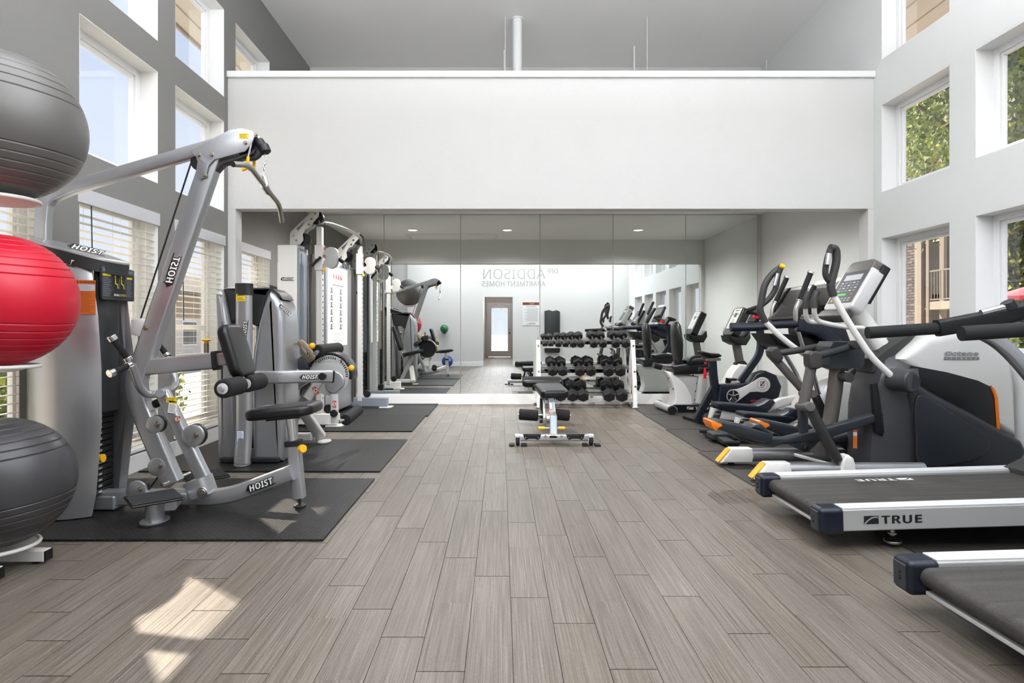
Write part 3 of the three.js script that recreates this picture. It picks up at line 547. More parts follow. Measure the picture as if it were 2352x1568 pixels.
  mesh('stack_guard', sweep([V(-2.315, 0.6, -3.425), V(-2.315, 1.44, -3.425)], Array.from({ length: 16 }, (_, k) => { const a = k / 15 * Math.PI; return [0.1 * Math.cos(a), 0.05 * Math.sin(a)]; }), X1), M.darkGrey, t);
  for (let k = 0; k < 14; k++) { const w = mesh('weight_plate', bx(-2.45, -2.33, 0.115 + k * 0.034, 0.145 + k * 0.034, -3.52, -3.34, 0.004), M.blackPlastic, t); mesh('weight_number', sheetOn(0.03, 0.012, V(-2.3295, 0.13 + k * 0.034, -3.40), V(0, 0, -1), UP), M.lightGrey, w); }
  mesh('guide_rod', [bar(V(-2.41, 0.1, -3.38), V(-2.41, 1.45, -3.38), 0.01), bar(V(-2.41, 0.1, -3.48), V(-2.41, 1.45, -3.48), 0.01)], M.chrome, t);
  mesh('selector_pin', [disc(V(-2.3, 0.33, -3.37), 0.024, 0.025, X1)], M.yellow, t);
  mesh('tower_base', bx(-2.7, -2.25, 0.02, 0.1, -3.5, -3.4, 0.01), M.silver, t);
  // sloping leaf-shaped cap
  const leaf = [[-2.70, 1.60, -3.42], [-2.66, 1.585, -3.30], [-2.55, 1.55, -3.235], [-2.42, 1.515, -3.225], [-2.26, 1.47, -3.29], [-2.22, 1.46, -3.42], [-2.26, 1.475, -3.56], [-2.42, 1.525, -3.62], [-2.55, 1.565, -3.61], [-2.67, 1.595, -3.54]];
  const smoothLeaf = (dy, k) => spline(leaf.map(([x, y, z]) => V(-2.45 + (x + 2.45) * k, y + dy, -3.425 + (z + 3.425) * k)), 40, true).slice(0, -1).reverse();
  const cap = mesh('tower_cap', loft([smoothLeaf(-0.008, 1.0), smoothLeaf(0.0, 1.0), smoothLeaf(0.006, 0.96)]), M.silver, t);
  hoist(cap, 0.19, V(-2.40, 1.533, -3.40), V(0.82, -0.2, -0.42), V(0.5, 0.42, -0.9));
  mesh('cap_band', loft([smoothLeaf(-0.075, 0.985), smoothLeaf(-0.008, 0.995)]), M.darkGrey, t);
  const card = mesh('instruction_card', plate(rrect(0.27, 0.19, 0.02), -0.004, 0.004, { bevel: 0.0015 }).rotateY(Math.PI / 2 - 0.06).translate(-2.245, 1.335, -3.425), M.darkGrey, t);
  mesh('card_print', sheetOn(0.265, 0.185, V(-2.2405, 1.335, -3.425), V(0.06, 0, -1), UP), printMat(384, 270, (c) => {
    c.fillStyle = '#2b2e33'; c.fillRect(0, 0, 384, 270); c.fillStyle = '#4b525e'; c.fillRect(0, 0, 384, 44); c.fillStyle = '#b9bfc8'; c.font = '20px sans-serif'; c.fillText('LAT PULLDOWN', 14, 30); c.fillText('ROW', 320, 30);
    c.fillStyle = '#d9c61c'; c.fillRect(10, 56, 96, 18); c.fillRect(290, 66, 70, 18); lines(c, 14, 84, 90, 11, 15, '#6b7078'); lines(c, 292, 94, 66, 10, 15, '#6b7078');
    c.fillStyle = '#15171a'; c.beginPath(); c.ellipse(200, 130, 84, 92, 0, 0, 7); c.fill(); c.beginPath(); c.ellipse(200, 226, 96, 38, 0, 0, 7); c.fill();
    c.strokeStyle = '#e6d80f'; c.lineWidth = 8; for (const x of [160, 232]) { c.beginPath(); c.moveTo(x - 6, 84); c.lineTo(x - 4, 130); c.lineTo(x + 20, 138); c.lineTo(x + 26, 172); c.stroke(); c.fillStyle = '#e6d80f'; c.beginPath(); c.arc(x - 6, 72, 9, 0, 7); c.fill(); }
    c.fillStyle = '#4d5258'; c.fillRect(196, 84, 12, 90); c.fillRect(268, 92, 10, 84); c.fillStyle = '#eee'; c.font = 'bold 26px sans-serif'; c.fillText('DUAL', 138, 236); c.fillStyle = '#b3a42a'; c.fillText('SERIES', 208, 236);
  }), card);
}
// ---------------------------------------------------------------- leg extension and curl machine
{
  const D = 4.72, P = (x, y, d = D) => at(x, y, d), F = (pts, d = D) => flat(pts, d);
  const t = thing('leg_machine', 'silver leg extension machine with black capped tower and round cam plate', 'gym machine');
  const shroud = (pts, z0, z1) => plate(F(pts), z0, z1, { bevel: 0.05, smooth: 0, seg: 6 });
  const rs = mesh('tower_shroud', shroud([[586, 1056], [655, 1056], [659, 1049], [660, 850], [659, 740], [656, 709], [648, 690], [636, 675], [626, 669], [618, 680], [608, 710], [598, 746], [588, 800], [583, 845], [582, 900]], -D - 0.3, -D + 0.07), M.silver, t);
  hoist(rs, 0.12, P(655, 712, 4.64), V(0.6, -0.55, 0), V(0.3, 1, 0));
  mesh('tower_shroud', shroud([[507, 1055], [548, 1056], [548, 840], [542, 775], [534, 739], [526, 700], [519, 668], [513, 665], [507, 674], [504, 760], [504, 900]], -D - 0.3, -D + 0.07), M.silver, t);
  mesh('tower_cap', [plate(F([[516, 664], [524, 661], [618, 661], [630, 664], [645, 675], [652, 688], [644, 682], [628, 668], [620, 673], [610, 704], [599, 744], [592, 749], [584, 746], [578, 735], [548, 735], [536, 742], [530, 715], [522, 678]]), -D - 0.24, -D + 0.03, { bevel: 0.014, seg: 3 })], M.darkGrey, t);
  const col = mesh('column', [beam([P(561, 672, 4.58), P(561, 1000, 4.58), P(556, 1064, 4.55)], 0.125, 0.08, Z1, 0.15, 0.038), sweep([V(-2.015, 0.019, -4.56), V(-2.015, 0.032, -4.56)], oval(0.085, 0.06), X1)], M.silver, t);
  mesh('column_cap', beam([P(561, 651, 4.58), P(561, 678, 4.58)], 0.135, 0.09, Z1, 0, 0.042), M.darkGrey, col);
  mesh('data_sticker', sheet(0.07, 0.055, P(553, 683, 4.537)), yellowSticker, col);
  hoist(col, 0.15, P(563, 755, 4.537), V(0.12, 1, 0), V(-1, 0.12, 0));
  mesh('spec_sheet', sheet(0.06, 0.18, P(552, 1015, 4.535)), printMat(64, 192, (c) => { c.fillStyle = '#e8eaf0'; c.fillRect(0, 0, 64, 192); c.strokeStyle = '#4458a8'; c.lineWidth = 4; c.strokeRect(2, 2, 60, 188); lines(c, 10, 12, 44, 17, 10, '#7a86b8'); }), col);
  mesh('maker_sticker', sheet(0.06, 0.05, P(548, 1052, 4.53)), whiteSticker, col);
  mesh('rubber_foot', sweep([V(-2.015, 0.0132, -4.56), V(-2.015, 0.019, -4.56)], oval(0.088, 0.063), X1), M.blackRubber, t);
  for (let k = 0; k < 15; k++) mesh('weight_plate', bx(-2.03, -1.99, 0.12 + k * 0.036, 0.152 + k * 0.036, -4.95, -4.68, 0.004), M.blackPlastic, t);
  mesh('guide_rod', bar(V(-2.0, 0.05, -4.8), V(-2.0, 1.3, -4.8), 0.01), M.chrome, t);
  // arm that bends round the tower
  const arm = mesh('side_arm', beam([P(572, 866, 4.62), P(600, 866, 4.56), P(650, 866, 4.56), P(684, 864, 4.62), P(762, 864, 4.78)], 0.1, 0.05, UP.clone().cross(X1).normalize(), 0.1, 0.014), M.silver, t);
  hoist(arm, 0.15, P(712, 866, 4.64), P(762, 864, 4.78).sub(P(684, 864, 4.62)), UP);
  mesh('arm_end', beam([P(761, 864, 4.775), P(764, 864, 4.785)], 0.102, 0.054, Z1, 0, 0.014), M.blackPlastic, arm);
  mesh('pivot_knob', [disc(P(741, 864, 4.7), 0.03, 0.03)], M.blackPlastic, arm);
  // cam plate with a rim of slots
  const CD = 5.05, cc = P(757, 861, CD), slots = [];
  for (let k = 0; k < 17; k++) { const a = 2.25 - k * 0.128 - (k > 8 ? 0.28 : 0), r0 = 0.138, r1 = 0.158, w = 0.028; slots.push([[r0, a - w], [r0, a + w], [r1, a + w], [r1, a - w]].map(([r, q]) => [cc.x + r * Math.cos(q), cc.y + r * Math.sin(q)]).reverse()); }
  const cam = mesh('cam_plate', plate(ring(cc.x, cc.y, 0.174, 64).reverse(), -CD - 0.01, -CD + 0.006, { bevel: 0.002, holes: slots }), M.lightGrey, t);
  mesh('cam_back', disc(V(cc.x, cc.y, -CD - 0.03), 0.17, 0.02, Z1, 48), M.blackPlastic, cam);
  mesh('cam_boss', plate(F([[742, 858], [760, 851], [778, 853], [791, 866], [792, 882], [780, 896], [762, 902], [752, 893], [748, 876]], CD), -CD + 0.004, -CD + 0.03, { bevel: 0.012, smooth: 60, seg: 4 }), M.silver, cam);
  for (const [x, y] of [[724, 830], [784, 828], [787, 880]]) mesh('bolt', boltAt(P(x, y, CD - 0.006), 0.009), M.zinc, cam);
  mesh('cam_guard', sweep(Array.from({ length: 26 }, (_, k) => { const a = 2.75 - k / 25 * 2.95; return V(cc.x + 0.183 * Math.cos(a), cc.y + 0.183 * Math.sin(a), -CD - 0.09); }), rrect(0.028, 0.2, 0.01), Z1), M.blackVinyl, t);
  mesh('range_knob', [new THREE.SphereGeometry(0.027, 20, 14).translate(...P(807, 845, 5.05).toArray()), bar(P(798, 844, 5.05), P(806, 845, 5.05), 0.012)], M.yellow, t);
  // adjuster plate, lever and back roller
  mesh('adjuster_plate', plate(F([[683, 791], [685, 781], [692, 779], [706, 789], [718, 804], [725, 818], [722, 826], [712, 832], [700, 824], [690, 812], [690, 800]], 4.95), -4.955, -4.945, { bevel: 0.001, holes: [F([[691, 796], [695, 793], [714, 818], [711, 822]], 4.95), F([[685, 784], [689, 784], [689, 788], [685, 788]], 4.95)] }), M.zinc, t);
  mesh('adjuster_knob', new THREE.SphereGeometry(0.026, 20, 14).translate(...P(717, 794, 4.93).toArray()), M.yellow, t);
  mesh('lever_block', plate(F([[672, 833], [690, 820], [696, 816], [708, 832], [706, 846], [690, 850], [676, 846]], 4.98), -5.02, -4.96, { bevel: 0.006 }), M.slate, t);
  mesh('lever', [beam([P(666, 836, 4.97), P(690, 856, 4.97)], 0.03, 0.04, Z1, 0, 0.008), disc(P(666, 836, 4.93), 0.024, 0.03)], M.silver, t);
  mesh('foam_roller', roller(P(728, 806, 4.98), P(778, 800, 5.35), 0.055, 0.016), M.foam, t);
  mesh('roller_tube', bar(P(724, 812, 4.94), P(734, 806, 5.02), 0.02), M.silver, t);
  mesh('link_arm', beam([P(738, 868, 4.86), P(705, 915, 4.86)], 0.075, 0.02, Z1, 0, 0.02), M.platinum, t);
  mesh('red_sticker', sheetOn(0.035, 0.07, P(725, 897, 4.845), V(0.8, 0.45, 0), V(-0.5, 0.85, 0)), redSticker, t);
  mesh('bent_tube', pipe([P(664, 915, 5.1), P(672, 890, 5.1), P(694, 872, 5.1), P(722, 860, 5.1)], 0.05, 0.1, 16), M.silver, t);
  // leg pad arm
  mesh('leg_arm', [beam([P(768, 905, 5.0), P(769, 972, 5.0)], 0.068, 0.03, Z1, 0, 0.014)], M.platinum, t);
  mesh('red_sticker', sheet(0.03, 0.06, P(768, 928, 4.982)), redSticker, t);
  mesh('pivot_knob', disc(P(767, 949, 4.97), 0.031, 0.03), M.blackPlastic, t);
  mesh('roller_tube', bar(P(778, 968, 5.02), P(800, 960, 5.1), 0.018), M.chrome, t);
  mesh('foam_roller', roller(P(793, 965, 5.05), P(823, 941, 5.36), 0.05, 0.014), M.foam, t);
  // seat and back pad on the far side of the tower, legs and floor rail
  mesh('seat', rot(cushion(0.42, 0.36, 0.07, 0.08, 0.026), -Math.PI / 2, 0, 0.22).translate(-1.72, 0.62, -5.3), M.blackVinyl, t);
  mesh('back_pad', rot(cushion(0.36, 0.5, 0.07, 0.08, 0.026), 0, Math.PI / 2, 0.3).translate(-2.03, 0.9, -5.3), M.blackVinyl, t);
  mesh('seat_frame', [beam([V(-1.72, 0.56, -5.3), V(-1.86, 0.3, -5.3), V(-1.95, 0.1, -5.3)], 0.08, 0.06, Z1, 0.1, 0.012), beam([V(-2.06, 0.85, -5.3), V(-1.9, 0.5, -5.3)], 0.06, 0.05, Z1, 0, 0.01)], M.silver, t);
  mesh('side_handle', pipe([V(-1.75, 0.6, -5.12), V(-1.72, 0.66, -5.08), V(-1.6, 0.72, -5.06)], 0.016, 0.04), M.blackRubber, t);
  mesh('front_leg', beam([P(696, 944, 5.25), P(737, 1002, 5.5)], 0.09, 0.07, Z1, 0, 0.014), M.platinum, t);
  mesh('floor_rail', bx(-2.2, -1.75, 0.04, 0.11, -5.48, -5.4, 0.012), M.platinum, t);
  mesh('leg_plate', [sweep([V(-1.66, 0.017, -5.5), V(-1.66, 0.026, -5.5)], oval(0.1, 0.06), X1)], M.platinum, t);
  mesh('rubber_foot', sweep([V(-1.66, 0.0132, -5.5), V(-1.66, 0.017, -5.5)], oval(0.103, 0.063), X1), M.blackRubber, t);
  mesh('tower_base', bx(-2.22, -1.76, 0.018, 0.06, -5.0, -4.62, 0.01), M.darkGrey, t);
}
// ---------------------------------------------------------------- cable trainer beside the mirror
{
  const t = thing('cable_trainer', 'tall white dual cable trainer with exercise chart beside the mirror', 'gym machine');
  const headPts = [[-2.275, 2.0], [-2.27, 2.115], [-2.26, 2.145], [-2.02, 2.375], [-1.95, 2.38], [-1.95, 2.31], [-2.01, 2.245], [-2.05, 2.19], [-2.10, 2.17], [-2.13, 2.115], [-2.12, 2.05], [-2.16, 2.0]];
  const tri = [[-2.2, 2.18], [-2.1, 2.26], [-2.18, 2.135]];
  for (const [z, s] of [[-6.45, 1], [-7.95, -1]]) {                      // s: which way is outwards
    const tw = mesh('tower', [bx(-2.39, -2.17, 0.03, 1.995, z - 0.11, z + 0.11, 0.012)], M.whitePaint, t);
    if (s > 0) hoist(tw, 0.15, V(-2.27, 1.62, z + 0.112), X1, UP); else hoist(tw, 0.15, V(-2.27, 1.62, z - 0.112), V(-1, 0, 0), UP);
    mesh('stack_rail', bx(-2.165, -2.145, 0.1, 1.96, z - 0.1, z + 0.1, 0.003), M.steelBlue, t);
    mesh('stack_rail', bx(-2.06, -2.04, 0.1, 1.9, z - 0.1, z + 0.06, 0.003), M.charcoal, t);
    for (let k = 0; k < 18; k++) mesh('weight_plate', bx(-2.14, -2.065, 0.12 + k * 0.034, 0.151 + k * 0.034, z - 0.09, z + 0.09, 0.003), M.blackPlastic, t);
    mesh('guide_rod', bar(V(-2.1, 0.1, z), V(-2.1, 1.95, z), 0.011), M.chrome, t);
    const up = mesh('upright', bx(-1.985, -1.925, 0.1, 2.2, z - 0.035, z + 0.035, 0.006), M.platinum, t);
    for (let k = 0; k < 26; k++) { const y = 0.32 + k * 0.062; mesh('hole', disc(V(-1.923, y, z), 0.009, 0.003, X1, 12), M.blackPlastic, up); }
    for (const q of [0.05, -0.05]) {
      const h = mesh('head_plate', plate(headPts, z + q - 0.005, z + q + 0.005, { bevel: 0.0015, holes: [tri] }), M.platinum, t);
      for (const [x, y] of [[-2.235, 2.1], [-2.2, 2.05], [-2.06, 2.22], [-2.03, 2.28], [-1.99, 2.34]]) mesh('bolt', boltAt(V(x, y, z + q + (q > 0 ? 0.005 : -0.012)), 0.009), M.bolt, h);
    }
    mesh('pulley', disc(V(-1.985, 2.3, z), 0.075, 0.06), M.blackPlastic, t);
    mesh('pulley', disc(V(-2.12, 2.06, z), 0.07, 0.06), M.blackPlastic, t);
    const car = mesh('carriage', [bx(-2.0, -1.91, 1.72 + (s < 0 ? 0.1 : 0), 2.0 + (s < 0 ? 0.1 : 0), z - 0.05, z + 0.05, 0.006)], M.platinum, t);
    const cy = s < 0 ? 1.94 : 1.86;
    mesh('sticker', sheetOn(0.04, 0.11, V(-1.909, cy + 0.06, z + 0.01), V(0, 0, -1), UP), redSticker, car);
    mesh('pulley_plate', plate([[-1.9, cy - 0.06], [-1.87, cy - 0.1], [-1.82, cy - 0.12], [-1.77, cy - 0.1], [-1.745, cy - 0.05], [-1.745, cy + 0.06], [-1.77, cy + 0.1], [-1.82, cy + 0.115], [-1.87, cy + 0.1], [-1.895, cy + 0.05], [-1.87, cy + 0.01]], z + s * 0.02 - 0.03, z + s * 0.02 + 0.03, { bevel: 0.006, smooth: 60 }), M.lightGrey, car);
    mesh('arm_link', beam([V(-1.92, cy - 0.05, z + s * 0.02), V(-1.86, cy - 0.03, z + s * 0.02)], 0.05, 0.05, Z1, 0, 0.008), M.whitePaint, car);
    mesh('pop_pin', disc(V(-1.9, cy - 0.13, z + 0.03), 0.018, 0.02), M.yellow, car);
    mesh('cable_stop', roller(V(-1.745, cy - 0.01, z), V(-1.69, cy - 0.05, z), 0.022, 0.008), M.blackRubber, car);
    mesh('snap_hook', new THREE.TorusGeometry(0.016, 0.004, 8, 16).scale(0.7, 1.6, 1).translate(-1.675, cy - 0.08, z), M.chrome, car);
    mesh('grip', bar(V(-1.93, cy + 0.0, z + s * 0.06), V(-1.98, cy - 0.1, z + s * 0.16), 0.015), M.blackRubber, car);
    mesh('grip_post', bar(V(-1.96, cy - 0.03, z + s * 0.04), V(-1.96, cy - 0.03, z + s * 0.16), 0.012), M.chrome, car);
    mesh('cable', bar(V(-1.9, 0.2, z), V(-1.9, 2.27, z), 0.004, 0.004, 6), M.cable, t);
    mesh('base_rail', bx(-2.4, s > 0 ? -1.74 : -1.58, 0.035, 0.15, z + s * 0.02 - 0.05, z + s * 0.02 + 0.05, 0.006), s > 0 ? M.whitePaint : M.steelBlue, t);
    mesh('foot_plate', bx((s > 0 ? -1.86 : -1.68), (s > 0 ? -1.68 : -1.52), 0.0135, 0.03, z + s * 0.02 - 0.09, z + s * 0.02 + 0.09, 0.004), M.platinum, t);
    mesh('foot_plate', bx(-2.42, -2.3, 0.0135, 0.03, z - 0.09, z + 0.09, 0.004), M.platinum, t);
    mesh('low_pulley', disc(V(-1.86, 0.2, z), 0.05, 0.03), M.blackPlastic, t);
  }
  mesh('back_panel', bx(-2.36, -2.055, 0.05, 1.87, -7.98, -6.8, 0.02), M.silver, t);
  mesh('panel_edge', bx(-2.06, -2.035, 0.08, 1.86, -8.03, -7.97, 0.004), M.charcoal, t);
  mesh('rear_rail', bx(-2.4, -2.3, 0.035, 0.11, -7.9, -6.5, 0.006), M.platinum, t);
  const chart = mesh('exercise_chart', bx(-2.056, -2.05, 0.87, 1.84, -7.69, -6.95, 0.001), M.vinyl, t);
  mesh('chart_print', sheetOn(0.72, 0.96, V(-2.05, 1.355, -7.32), V(0, 0, -1), UP), printMat(384, 700, (c) => {
    c.fillStyle = '#ecebe6'; c.fillRect(0, 0, 384, 700); c.fillStyle = '#d0202a'; c.font = 'italic bold 26px sans-serif'; c.fillText('HD', 40, 36); lines(c, 100, 20, 220, 1, 12, '#666');
    c.fillStyle = '#c8281e'; for (let k = 0; k < 4; k++) { c.beginPath(); c.arc(110 + k * 45, 66, 9, 0, 7); c.fill(); c.fillRect(102 + k * 45, 74, 17 + k * 5, 26); c.fillRect(104 + k * 45, 98, 5, 18); c.fillRect(113 + k * 45, 98, 5, 18); }
    c.fillStyle = '#888'; c.fillRect(80, 150, 220, 14);
    for (let r = 0; r < 6; r++) for (let q = 0; q < 2; q++) { const x = 40 + q * 180, y = 185 + r * 64; c.fillStyle = '#2a2a2a'; c.fillRect(x + 14, y, 26, 46); c.fillRect(x, y + 42, 58, 6); c.fillStyle = '#8e8e8a'; c.fillRect(x + 22, y + 6, 10, 34); c.strokeStyle = '#444'; c.lineWidth = 4; c.beginPath(); c.moveTo(x + 66, y + 2 + (r * 5) % 11); c.lineTo(x + 56 + (r * 9) % 20, y + 26); c.lineTo(x + 74, y + 46); c.stroke(); c.beginPath(); c.arc(x + 66, y, 5, 0, 7); c.fillStyle = '#444'; c.fill(); lines(c, x, y + 53, 76, 1, 8, '#aaa'); }
    c.strokeStyle = '#aaa'; c.strokeRect(90, 590, 200, 70); lines(c, 110, 598, 150, 7, 9, '#bbb'); c.fillStyle = '#222'; c.font = 'italic bold 20px sans-serif'; c.fillText('HOIST', 150, 688);
  }), chart);
  mesh('pull_up_bar', pipe([V(-1.96, 2.25, -6.42), V(-1.9, 2.27, -6.6), V(-1.84, 2.27, -6.95), V(-1.82, 2.27, -7.35), V(-1.88, 2.27, -7.75), V(-1.96, 2.25, -7.98)], 0.019, 0.12, 14, UP), M.steel, t);
  t.rotation.y = -0.055; t.position.copy(V(-1.96, 0, -7.2).sub(V(-1.96, 0, -7.2).applyAxisAngle(UP, -0.055)));
  mesh('top_rail', bx(-2.32, -2.26, 1.9, 1.97, -7.85, -6.55, 0.006), M.charcoal, t);
}
// ---------------------------------------------------------------- dumbbell rack and dumbbells
{
  const t = thing('dumbbell_rack', 'white three-tier dumbbell rack standing against the mirror', 'rack');
  const wave = (x, z) => [[0, -7.93], [0.2, -7.95], [0.32, -7.99], [0.45, -8.0], [0.6, -8.06], [0.72, -8.06], [0.92, -8.14]];
  for (const [x0, x1] of [[0.485, 0.54], [1.79, 1.845]]) {
    const pts = [[-7.91, 0.02], [-7.915, 0.15], [-7.945, 0.25], [-7.94, 0.36], [-7.985, 0.5], [-7.985, 0.6], [-8.03, 0.74], [-8.06, 0.93], [-8.14, 0.93], [-8.11, 0.74], [-8.07, 0.6], [-8.07, 0.5], [-8.03, 0.36], [-8.03, 0.25], [-8.0, 0.15], [-7.995, 0.02]].map(([z, y]) => [-z, y]);
    const g = plate(pts, x0, x1, { bevel: 0.006 }).rotateY(Math.PI / 2);
    const p = mesh('upright', g, M.whitePaint, t);
    for (const [z, y] of [[-7.93, 0.3], [-7.97, 0.5], [-8.05, 0.85]]) mesh('bolt', boltAt(V((x0 + x1) / 2, y, z + 0.012), 0.01), M.bolt, p);
    mesh('rear_leg', beam([V((x0 + x1) / 2, 0.03, -8.35), V((x0 + x1) / 2, 0.9, -8.12)], 0.05, 0.045, X1, 0, 0.006), M.whitePaint, t);
    mesh('side_brace', beam([V((x0 + x1) / 2, 0.06, -7.97), V((x0 + x1) / 2, 0.06, -8.33)], 0.05, 0.04, X1, 0, 0.006), M.whitePaint, t);
    mesh('foot', bx(x0 - 0.02, x1 + 0.02, 0.001, 0.022, -8.0, -7.9, 0.004), M.steel, t);
    mesh('foot', bx(x0 - 0.02, x1 + 0.02, 0.001, 0.032, -8.385, -8.31, 0.004), M.steel, t);
  }
  const shelf = (y, z, dz) => {
    mesh('shelf_rail', [bx(0.53, 1.8, y - 0.045, y + 0.005, z - 0.006, z + 0.006, 0.002), bx(0.53, 1.8, y - 0.045, y - 0.038, z - 0.09, z, 0.002)], M.lightGrey, t);
    mesh('shelf_rail', [bx(0.53, 1.8, y + 0.05, y + 0.1, z - dz - 0.006, z - dz + 0.006, 0.002), bx(0.53, 1.8, y + 0.05, y + 0.057, z - dz, z - dz + 0.09, 0.002)], M.lightGrey, t);
    mesh('shelf_liner', bx(0.54, 1.79, y - 0.037, y - 0.032, z - 0.088, z - 0.006, 0.001), M.blackRubber, t);
    mesh('shelf_liner', bx(0.54, 1.79, y + 0.058, y + 0.063, z - dz + 0.006, z - dz + 0.088, 0.001), M.blackRubber, t);
  };
  const tiers = [[0.86, -8.14, 0.2], [0.47, -8.05, 0.24], [0.13, -7.97, 0.27]];
  for (const a of tiers) shelf(...a);
  const head = {}, hexMat = std(0x1d1c1e, 0.55), handMat = M.steel;
  const hex = (r, w) => head[r] ??= (() => { const b = r * 0.16; return new THREE.LatheGeometry([[0.001, -w / 2], [r * 0.8, -w / 2], [r, -w / 2 + b], [r, w / 2 - b], [r * 0.8, w / 2], [0.001, w / 2]].map((p) => new THREE.Vector2(...p)), 6).toNonIndexed().rotateX(Math.PI / 2); })();
  function dumbbell(x, tier, r, label, group) {
    const [y, z, dz] = tiers[tier], o = thing('dumbbell', label, 'dumbbell', group);
    const w = r * 1.45, L = 0.13 + w, g = hex(r, w); g.computeVertexNormals();
    for (const s of [1, -1]) { const h = mesh('head', g, hexMat, o); h.position.set(0, 0, s * L / 2); }
    mesh('handle', bar(V(0, 0, -L / 2), V(0, 0, L / 2), r * 0.24, r * 0.24, 14), handMat, o);
    const a = Math.atan2(0.095, dz * 0.75);
    o.rotation.x = a; o.rotation.order = 'XYZ';
    o.position.set(x, y + 0.016 + r * 1.02, z - dz * 0.47);
  }
  const px = (p, d) => (p - VPX) / FOCAL * d, size = ['smallest', 'second smallest', 'middle-sized', 'second largest', 'largest'], side = ['left', 'right'];
  [1251, 1264, 1281.5, 1298, 1315.5, 1332.5, 1362, 1383, 1412, 1435].forEach((p, i) => dumbbell(px(p, 8.2), 0, [0.043, 0.049, 0.054, 0.059, 0.063][i >> 1], 'black hex dumbbell on the top shelf, ' + side[i % 2] + ' one of its ' + size[i >> 1] + ' pair', 'dumbbells on the top shelf'));
  [1268, 1291, 1330, 1355, 1395, 1422].forEach((p, i) => dumbbell(px(p, 8.13), 1, [0.07, 0.073, 0.077][i >> 1], 'black hex dumbbell on the middle shelf, ' + side[i % 2] + ' one of its ' + ['left', 'middle', 'right'][i >> 1] + ' pair', 'dumbbells on the middle shelf'));
  [1262, 1286, 1313, 1337.5, 1396, 1425].forEach((p, i) => dumbbell(px(p, 8.06), 2, [0.078, 0.081, 0.085][i >> 1], 'black hex dumbbell on the lowest shelf, ' + side[i % 2] + ' one of its ' + ['left', 'middle', 'right'][i >> 1] + ' pair', 'dumbbells on the lowest shelf'));
}
